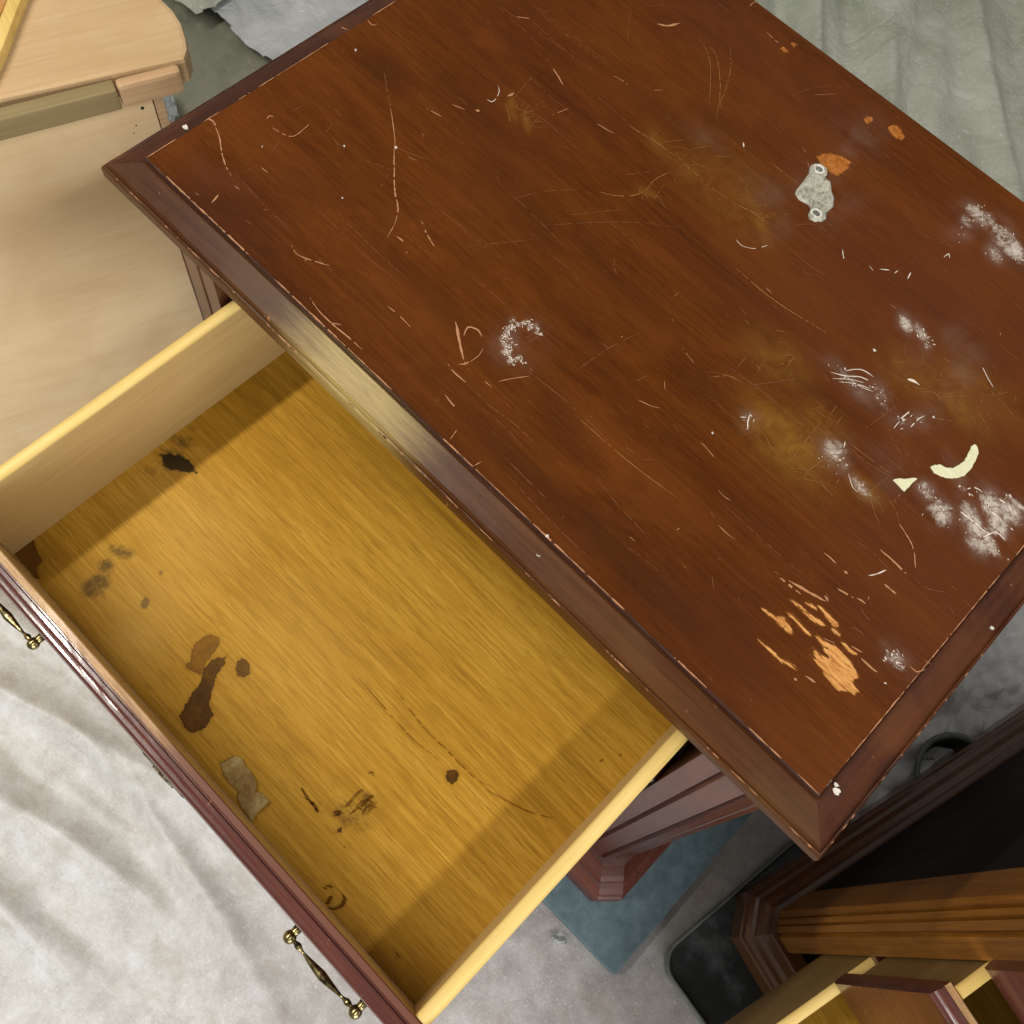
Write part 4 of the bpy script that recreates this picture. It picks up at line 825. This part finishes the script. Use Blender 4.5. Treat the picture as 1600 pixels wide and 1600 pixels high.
# marks on the top
scratch = ribbons('scratch', SCR_BRIGHT, 0.72, M_SCR, OFF, top, seed=1); tag(scratch, kind='stuff')
scratch2 = ribbons('scratch', SCR_FAINT, 0.72, M_SCR_FAINT, OFF, top, lift=0.0003, seed=2, gap=0.2); tag(scratch2, kind='stuff')
rr = random.Random(77)
for x0, y0, rx, ry, an, stg in HAZE:            # dried crumbs in the chalky marks
    if stg < 0.5: continue
    for k in range(int(5 * stg * (1 + rx * 60))):
        x = x0 + rr.gauss(0, rx * .42); y = y0 + rr.gauss(0, ry * .42)
        if not (-0.525 < x < 0.118 and 0.234 < y < 0.72): continue
        a_ = rad(an + rr.gauss(0, 50)); ln = rr.uniform(.0005, .0028)
        SCR_WHITE.append((rr.uniform(.0003, .0011), [(x, y), (x + math.cos(a_) * ln * .5, y + math.sin(a_) * ln * .5 + rr.uniform(-.0004, .0004)), (x + math.cos(a_) * ln, y + math.sin(a_) * ln)]))
scratch4 = ribbons('scratch', SCR_WHITE, 0.72, M_SCR_WHITE, OFF, top, lift=0.0006, seed=5, gap=0.06); tag(scratch4, kind='stuff')
# many tiny nicks over the whole panel
rr = random.Random(21); nick, nickf = [], []
for i in range(170):
    x = rr.uniform(-0.52, 0.115); y = rr.uniform(0.236, 0.715)
    if rr.random() < 0.5: x = rr.uniform(-0.25, 0.115)
    ang = rr.gauss(-8, 14) if rr.random() < 0.55 else rr.uniform(0, 180)
    ln = abs(rr.gauss(0, 0.007)) + 0.0012
    dx, dy = math.cos(rad(ang)) * ln, math.sin(rad(ang)) * ln
    (nick if rr.random() < 0.22 else nickf).append((rr.uniform(0.0003, 0.0006), [(x, y), (x + dx * .5 + rr.uniform(-1, 1) * ln * .1, y + dy * .5 + rr.uniform(-1, 1) * ln * .1), (x + dx, y + dy)]))
for x0, y0, rx, ry, an, stg in AMBER:    # crossing rubs in the amber patches
    for k in range(int(16 * stg)):
        x = x0 + rr.gauss(0, rx * .5); y = y0 + rr.gauss(0, ry * .6); an2 = rad(rr.choice((60, -25, -5, 100, 35)) + rr.gauss(0, 9)); ln = abs(rr.gauss(0, .012)) + .004
        SCR_AMBER.append((rr.uniform(.0003, .0005), [(x, y), (x + math.cos(an2) * ln * .5, y + math.sin(an2) * ln * .5 + rr.uniform(-.001, .001)), (x + math.cos(an2) * ln, y + math.sin(an2) * ln)]))
for i in range(40):                      # long hairlines along the grain
    x = rr.uniform(-0.52, 0.0); y = rr.uniform(0.236, 0.70); ln = rr.uniform(0.02, 0.10)
    s = rr.gauss(0, 0.05)
    nickf.append((rr.uniform(0.0003, 0.00045), [(x, y), (x + ln * .5, y + s * ln * .5 + rr.uniform(-.002, .002)), (min(x + ln, .118), y + s * ln)]))
scratch3 = ribbons('scratch', SCR_AMBER, 0.72, M_SCR_AMBER, OFF, top, lift=0.0004, seed=4, gap=0.15); tag(scratch3, kind='stuff')
tag(ribbons('nick', nick, 0.72, M_SCR, OFF, top, lift=0.0005, seed=7), kind='stuff')
tag(ribbons('nick', nickf, 0.72, M_SCR_FAINT, OFF, top, lift=0.0003, seed=8, gap=0.25), kind='stuff')
lip = []
for k in range(46):
    x = rr.uniform(-0.55, 0.14); l_ = rr.uniform(0.001, 0.012)
    lip.append((rr.uniform(.0004, .0011), [(x, 0.2082), (x + l_, 0.2082 + rr.uniform(-.0003, .0003))]))
for k in range(26):
    y = rr.uniform(0.215, 0.70); l_ = rr.uniform(0.001, 0.006)
    lip.append((rr.uniform(.0003, .0008), [(-0.5553, y), (-0.5553, y + l_)]))
    y = rr.uniform(0.215, 0.70)
    lip.append((rr.uniform(.0003, .0008), [(0.1463, y), (0.1463, y + l_)]))
tag(ribbons('worn_lip', lip, 0.72 - 0.0155, M_SCR, OFF, ns, lift=0.0004, seed=19, gap=0.05), kind='stuff')
# finish rubbed off along the arrises of the panel
edge = []
for y, x0, x1, w in ((0.2313, -0.527, 0.120, 0.0010),):
    x = x0
    while x < x1 - 0.003:
        l = rr.uniform(0.008, 0.05); 
        if rr.random() < 0.86: edge.append((w * rr.uniform(0.5, 1.25), [(x, y), (min(x + l, x1), y)]))
        x += l
y = 0.2315
while y < 0.72:
    l = rr.uniform(0.006, 0.03)
    if rr.random() < 0.6: edge.append((0.0007 * rr.uniform(0.5, 1.3), [(-0.5268, y), (-0.5268, y + l)]))
    if rr.random() < 0.75: edge.append((0.0007 * rr.uniform(0.5, 1.2), [(0.1198, y), (0.1198, y + l)]))
    y += l
tag(ribbons('worn_edge', edge, 0.72, M_SCR, OFF, top, lift=0.0006, seed=9, gap=0.03), kind='stuff')


def blob(name, poly, z, h, mat, parent, off, seed=1, craters=()):
    """dried drop: ragged outline, rounded and pitted upper side with a raised rim"""
    pj = jag(poly, 0.0003, 2, seed)
    P = [Vector(p) for p in pj]; c = sum(P, Vector((0, 0))) / len(P)
    rings = [(1.0, 0.0), (0.97, 0.55), (0.90, 1.0), (0.80, 0.85), (0.6, 0.6), (0.4, 0.65), (0.2, 0.6)]
    vs, fs = [], []; n = len(P)
    for s, hh in rings:
        for p in P:
            q = c + (p - c) * s
            zz = hh * h
            if hh > 0:
                zz *= 0.85 + 0.45 * mnoise.noise(Vector((q.x * 260, q.y * 260, seed)))
                for cx, cy, cr in craters:
                    d = math.hypot(q.x - cx, q.y - cy)
                    if d < cr: zz *= 0.25 + 0.75 * (d / cr) ** 2
                    elif d < cr * 1.6: zz *= 1.35
            vs.append((q.x - off[0], q.y - off[1], z - off[2] + zz + 0.0003))
    for i in range(len(rings) - 1):
        for k in range(n): fs.append((i * n + k, i * n + (k + 1) % n, (i + 1) * n + (k + 1) % n, (i + 1) * n + k))
    vs.append((c.x - off[0], c.y - off[1], z - off[2] + 0.6 * h)); m = len(vs) - 1; i = len(rings) - 1
    for k in range(n): fs.append((i * n + k, i * n + (k + 1) % n, m))
    return from_py(name, vs, fs, mat, parent, smooth=True)
blob('glue_blob', GLUE, 0.72, 0.0022, M_GLUE, top, OFF, 2, CRATERS)
# the rims of the two dried bubbles
for cx, cy, cr in CRATERS:
    ring = [(cx - OFF[0] + math.cos(t) * cr, cy - OFF[1] + math.sin(t) * cr * 0.85, 0.72 - OFF[2] + 0.0022) for t in [2 * math.pi * i / 20 for i in range(21)]]
    tube('glue_ring', ring, [0.0010 + 0.0003 * math.sin(i * 2.1) for i in range(21)], M_WHITE, top, 6, 0.8)
    tube('glue_pit', [(cx - OFF[0], cy - OFF[1], 0.72 - OFF[2] + 0.0012), (cx - OFF[0], cy - OFF[1], 0.72 - OFF[2] + 0.0024)], [cr * 0.62, cr * 0.5], M_LIDRIM, top, 14)
for i, f in enumerate(FLAKES):
    pf = [(x - OFF[0], y - OFF[1]) for x, y in f]
    prism('paint_flake', jag(pf, 0.00025, 3, 40 + i), 0.72 - OFF[2] + 0.0001, 0.72 - OFF[2] + 0.0012, M_FLAKE, top, 0.0004)
for i, f in enumerate(SPECKS):
    x, y, r, z = f
    poly = [(x + math.cos(t) * r * (1 + 0.3 * math.sin(3 * t + i)), y + math.sin(t) * r * 0.8) for t in [2 * math.pi * k / 9 for k in range(9)]]
    blob('paint_speck', poly, z, 0.0008, M_WHITE, ns if z < 0.72 else top, OFF, 30 + i)

# marks in the drawer
ZD = 0.5278
tag(ribbons('ink_mark', INK, ZD, M_STAIN, OFF, dr, lift=0.0006, seed=14, gap=0.1), kind='stuff')
tag(ribbons('hairline_crack', CRACK, ZD, M_STAIN2, OFF, dr, lift=0.0005, seed=15, gap=0.25), kind='stuff')

# ------------------------------------------------------------------ tape scrap in the drawer
def crumpled(name, poly, z, amp, mat, seed, sub=14):
    xs = [p[0] for p in poly]; ys = [p[1] for p in poly]
    x0, x1, y0, y1 = min(xs), max(xs), min(ys), max(ys)
    w = sines(seed, 7, 20, 75); w2 = sines(seed + 1, 5, 90, 200)
    P = np.array(poly)
    def inside(cx, cy):
        r = np.zeros(len(cx), bool); j = len(P) - 1
        for i in range(len(P)):
            xi, yi = P[i]; xj, yj = P[j]
            c = ((yi > cy) != (yj > cy)) & (cx < (xj - xi) * (cy - yi) / (yj - yi + 1e-12) + xi)
            r ^= c; j = i
        return r
    return grid_mesh(name, x0, x1, y0, y1, sub * 5, sub * 5, lambda X, Y: z + amp * (1 + np.abs(w(X, Y)) * 1.4 + 0.5 * np.abs(w2(X, Y))), mat, keep=inside)
tp = crumpled('tape_scrap', TAPE, ZD + 0.0005, 0.0011, M_TAPE, 3)
tag(tp, 'small crumpled piece of yellowed tape stuck inside the open drawer near its front', 'tape')
s = tp.modifiers.new('thickness', 'SOLIDIFY'); s.thickness = 0.0003

# ------------------------------------------------------------------ teal board under the nightstand
bd = box('foam_board', (-0.60, 0.1455, 0.0025), (0.2070, 0.79, 0.0195), M_BOARD, None, 0.002)
tag(bd, 'flat teal board on the floor carrying the scratched nightstand', 'board')
sc = crumpled('grey_scrap', SCRAP, 0.004, 0.004, M_SCRAP, 8, 8)
tag(sc, 'small crumpled grey scrap lying against the front edge of the teal board', 'scrap')

# ------------------------------------------------------------------ second nightstand, lower right
th2 = rad(-15.5)
e1 = Vector((math.cos(th2), math.sin(th2))); e2 = Vector((-math.sin(th2), math.cos(th2)))
p2 = e1 * (0.192 + W / 2) + e2 * 0.374
OFF_KEEP = OFF
OFF2 = (p2.x, p2.y, 0.004)
CANT[0] = 0.41
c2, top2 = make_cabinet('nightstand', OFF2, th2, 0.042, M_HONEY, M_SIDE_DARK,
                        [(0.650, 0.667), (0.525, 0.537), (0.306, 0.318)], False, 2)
tag(c2, 'nightstand with honey-brown reeded corner post, dark side and drawers pulled out', 'nightstand',
    'mahogany nightstands being refinished')
xd0, xd1 = -W / 2 + 0.045, W / 2 - 0.045
y0 = 0.374
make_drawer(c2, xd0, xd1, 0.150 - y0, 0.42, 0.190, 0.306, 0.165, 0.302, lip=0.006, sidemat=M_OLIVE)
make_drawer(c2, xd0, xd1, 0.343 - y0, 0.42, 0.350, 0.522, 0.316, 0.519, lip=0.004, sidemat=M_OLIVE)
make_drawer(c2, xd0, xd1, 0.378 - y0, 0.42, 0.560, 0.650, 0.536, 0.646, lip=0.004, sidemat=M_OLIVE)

# ------------------------------------------------------------------ unfinished cabinet, upper left (stands on its head)
ur = Vector((-0.352, -0.936)); nv = Vector((-0.936, 0.352))       # along its back, and away from us
rzc = math.atan2(-ur.y, -ur.x)                                    # local +x runs along the back towards its right end
UL = empty('unfinished_cabinet', (-0.667, 0.326, 0.0), rzc)
tag(UL, 'pale unfinished plywood cabinet with raw back and rounded top corner', 'cabinet')
# local: x <= 0 along the back (0 = right end), y > 0 away from the viewer
box('back_panel', (-0.95, 0.0, 0.004), (-0.0095, 0.008, 0.6195), M_PLY, UL, 0.0006)
box('edge_strip', (-0.0085, 0.0005, 0.004), (0.0, 0.40, 0.6195), M_PLY_EDGE, UL, 0.0008)
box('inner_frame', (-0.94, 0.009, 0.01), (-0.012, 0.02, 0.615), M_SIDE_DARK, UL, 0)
prism('top_board', SLAB, 0.6200, 0.6450, M_PLYTOP, UL, 0.004)
box('end_block', (-0.036, -0.0125, 0.6195), (0.020, -0.0015, 0.6440), M_PLY_EDGE, UL, 0.004)
box('cleat', (-0.95, -0.0150, 0.6215), (-0.0370, -0.0015, 0.6440), M_CLEAT, UL, 0.002)
prism('batten', BATTEN, 0.6452, 0.6560, M_RIM, UL, 0.0015)
prism('board', ORANGE, 0.6452, 0.6540, M_ORANGE, UL, 0.0015)
for sx, sz, r in ((-0.020, 0.603, 0.0016), (-0.03, 0.585, 0.0007), (-0.034, 0.577, 0.0006)):
    bm = bmesh.new(); bmesh.ops.create_cone(bm, cap_ends=True, segments=12, radius1=r, radius2=r, depth=0.0006)
    for v in bm.verts: v.co = Vector((sx + v.co.x, -0.0002 + v.co.z, sz + v.co.y))
    me = bpy.data.meshes.new('nail_hole'); bm.to_mesh(me); bm.free(); link_mesh('nail_hole', me, M_BURN, UL)

# ------------------------------------------------------------------ dark lid on the floor
def rrect(x0, x1, y0, y1, r, n=8):
    pts = []
    for cx, cy, a0 in ((x1 - r, y1 - r, 0), (x0 + r, y1 - r, 90), (x0 + r, y0 + r, 180), (x1 - r, y0 + r, 270)):
        for k in range(n + 1):
            a = rad(a0 + 90 * k / n); pts.append((cx + r * math.cos(a), cy + r * math.sin(a)))
    return pts
lid = empty('storage_lid', (LIDC[0], LIDC[1], 0.004), rad(LIDA))
tag(lid, 'dark dusty plastic lid with a grey rim lying flat on the floor', 'lid')
prism('panel', rrect(0.003, 0.40, 0.003, 0.28, 0.026), 0.0, 0.016, M_LID, lid, 0.001)
def lidloop(o): return rrect(-o, 0.403 + o, -o, 0.283 + o, 0.029 + o)
sweep_ring('rim', lidloop, [(-0.002, 0.0), (0.0015, 0.0), (0.003, 0.010), (0.0035, 0.020), (0.002, 0.0225), (0.0, 0.0225), (-0.0015, 0.020), (-0.002, 0.010)], M_LIDRIM, lid)

# bucket behind
bk = empty('bucket', (BKT[0], BKT[1], 0.0), 0)
tag(bk, 'round dark bucket with a pale rim partly hidden between the two nightstands', 'bucket')
def circ(r): return lambda o: [((r + o) * math.cos(2 * math.pi * k / 48), (r + o) * math.sin(2 * math.pi * k / 48)) for k in range(48)]
sweep_ring('wall', circ(0.055), [(-0.010, 0.002), (0.0, 0.04), (-0.003, 0.04), (-0.012, 0.006)], M_LID, bk, smooth=True)
sweep_ring('rim', circ(0.055), [(0.0, 0.036), (0.004, 0.037), (0.005, 0.041), (0.0, 0.043), (-0.003, 0.0405)], M_LIDRIM, bk, smooth=True)
prism('base', [((0.044) * math.cos(2 * math.pi * k / 32), (0.044) * math.sin(2 * math.pi * k / 32)) for k in range(32)], 0.002, 0.006, M_LID, bk)

# ------------------------------------------------------------------ drop cloths and plastic
wE = sines(35, 7, 7, 15, 101, 9); wF = sines(36, 6, 16, 30, 101, 14)
wA = sines(31, 6, 1.2, 3.2, 70, 22); wB = sines(32, 9, 4, 10, 75, 35); wC = sines(33, 10, 14, 34); wD = sines(34, 8, 2.5, 6, 62, 15)
def canvas_z(X, Y):
    left = 1 / (1 + np.exp((X + 0.25) * 9))
    ridge = np.abs(wD(X, Y)) ** 0.7
    z = 0.0015 + 0.004 * (1 + wA(X, Y)) * (0.25 + left) + 0.006 * ridge * (0.05 + left) + 0.008 * (1 + wA(X, Y)) * left + 0.0075 * (1 - np.abs(wE(X, Y))) * (0.05 + left) + 0.0016 * wF(X, Y) * (0.1 + left) + 0.0010 * (wB(X, Y)) * (0.3 + left) + 0.0005 * wC(X, Y)
    # pressed flat under the board, the lid and the cabinets
    flat = np.clip(np.minimum(np.minimum(X + 0.66, 0.24 - X) / 0.06, np.minimum(Y - 0.10, 0.86 - Y) / 0.06), 0, 1)
    z = z * (1 - flat)
    for (ax, ay), (bx, by), w, h in FOLDS:
        dx, dy = bx - ax, by - ay; LL = math.hypot(dx, dy)
        u = ((X - ax) * dx + (Y - ay) * dy) / LL; v = (-(X - ax) * dy + (Y - ay) * dx) / LL + 0.012 * np.sin(u * 9 + ax * 7)
        e = 1 / (1 + np.exp(-(u + 0.02) * 40)) / (1 + np.exp((u - LL) * 25))
        z = z + h * e * np.exp(-np.abs(v / w) ** 1.4)
    flat2 = np.clip((X - 0.16) / 0.1, 0, 1)
    return -0.004 + z * (1 - 0.9 * flat2)
jn = sines(41, 6, 2, 9)
def keep_canvas(cx, cy):
    # edge of the cloth towards the bare concrete at the back left
    return (cy < 0.50 + 0.03 * jn(cx, cy)) | (cx > -0.75)
cloth = grid_mesh('drop_cloth', -1.9, 1.5, -1.5, 0.80, 620, 420, canvas_z, M_CANVAS, None,
                  dict(mauve=lambda X, Y: 1 / (1 + np.exp(-(X + 0.10 + (Y + .1) * 0.35) * 7.5))), keep_canvas)
tag(cloth, 'off-white dusty canvas drop cloth spread over the floor in front', 'drop cloth')

pA = sines(51, 7, 2.5, 7, 42, 25); pB = sines(52, 8, 8, 22, 40, 40); pe = sines(55, 5, 3, 12)
def plas_z(X, Y): return 0.004 + 0.016 * np.abs(pA(X, Y)) + 0.004 * np.abs(pB(X, Y)) + 0.035 * np.clip((Y - 0.80) * 3, 0, 1)
sh = grid_mesh('plastic_sheet', -1.75, -0.62, 0.74, 2.4, 300, 400, plas_z, M_PLASTIC, None, None,
               lambda cx, cy: (cy > 0.775 + 0.0015 * pe(cx, cy)) & (cx > -1.33 + 0.1 * (cy - 0.8)))
tag(sh, 'grey-blue wrinkled plastic sheet behind the far left corner of the nightstand', 'plastic sheet', 'protective sheeting on the floor')
lump = grid_mesh('plastic_sheet', -1.75, -1.27, 0.70, 1.3, 120, 120,
                 lambda X, Y: 0.02 + 0.03 * np.abs(pA(X * 1.7, Y * 1.7)) + 0.004 * pB(X, Y), M_PLASTIC_G, None, None,
                 lambda cx, cy: (cy > 0.735 + 0.0015 * pe(cx, cy)) & (cx < -1.30 - 0.15 * (cy - .75)))
tag(lump, 'pale crumpled plastic beyond the rounded corner of the unfinished cabinet', 'plastic sheet', 'protective sheeting on the floor')
qA = sines(61, 6, 3.5, 7.5, 36, 5); qB = sines(62, 6, 9, 17, 36, 9); qC = sines(63, 8, 25, 60)
def plas2_z(X, Y): return 0.09 + 0.036 * (1 - 1.6 * np.abs(qA(X, Y)) ** 0.8) + 0.010 * qB(X, Y) + 0.0007 * qC(X, Y)
s2 = grid_mesh('plastic_sheet', -0.95, 1.6, 0.95, 3.4, 420, 420, plas2_z, M_PLASTIC_G, None, None,
               lambda cx, cy: (cy > 1.05 + 0.01 * pe(cx, cy)) & (cx > -0.93 + 0.01 * pe(cx, cy)))
tag(s2, 'green-grey plastic sheet with soft folds and paint speckles behind the nightstand', 'plastic sheet', 'protective sheeting on the floor')
rA = sines(71, 7, 6, 14, -40, 30); rB = sines(72, 8, 18, 40)
M_PLASTIC_L = plain_noise('light_grey_sheet', [(0.55, 0.56, 0.57), (0.68, 0.69, 0.69), (0.78, 0.79, 0.78)], 9, 0.4, 0.3, 6, 0.003, crinkle=12)
s3 = grid_mesh('plastic_sheet', 0.17, 1.5, 0.50, 1.10, 340, 240,
               lambda X, Y: 0.003 + 0.020 * np.abs(rA(X, Y)) + 0.006 * np.abs(rB(X, Y)), M_PLASTIC_L, None, None,
               lambda cx, cy: (cx > 0.225 + 0.003 * pe(cx, cy)) & (cy > 0.44 + 0.01 * pe(cy, cx)) & (cy < 1.06))
tag(s3, 'crumpled light grey sheet between the right side of the main nightstand and the second one', 'plastic sheet', 'protective sheeting on the floor')
# grey folded cloth by the unfinished cabinet
gp = crumpled('folded_cloth', GPAD, 0.004, 0.006, M_SCRAP, 12, 10)
tag(gp, 'small dark grey fold of cloth on the concrete beside the unfinished cabinet', 'cloth')
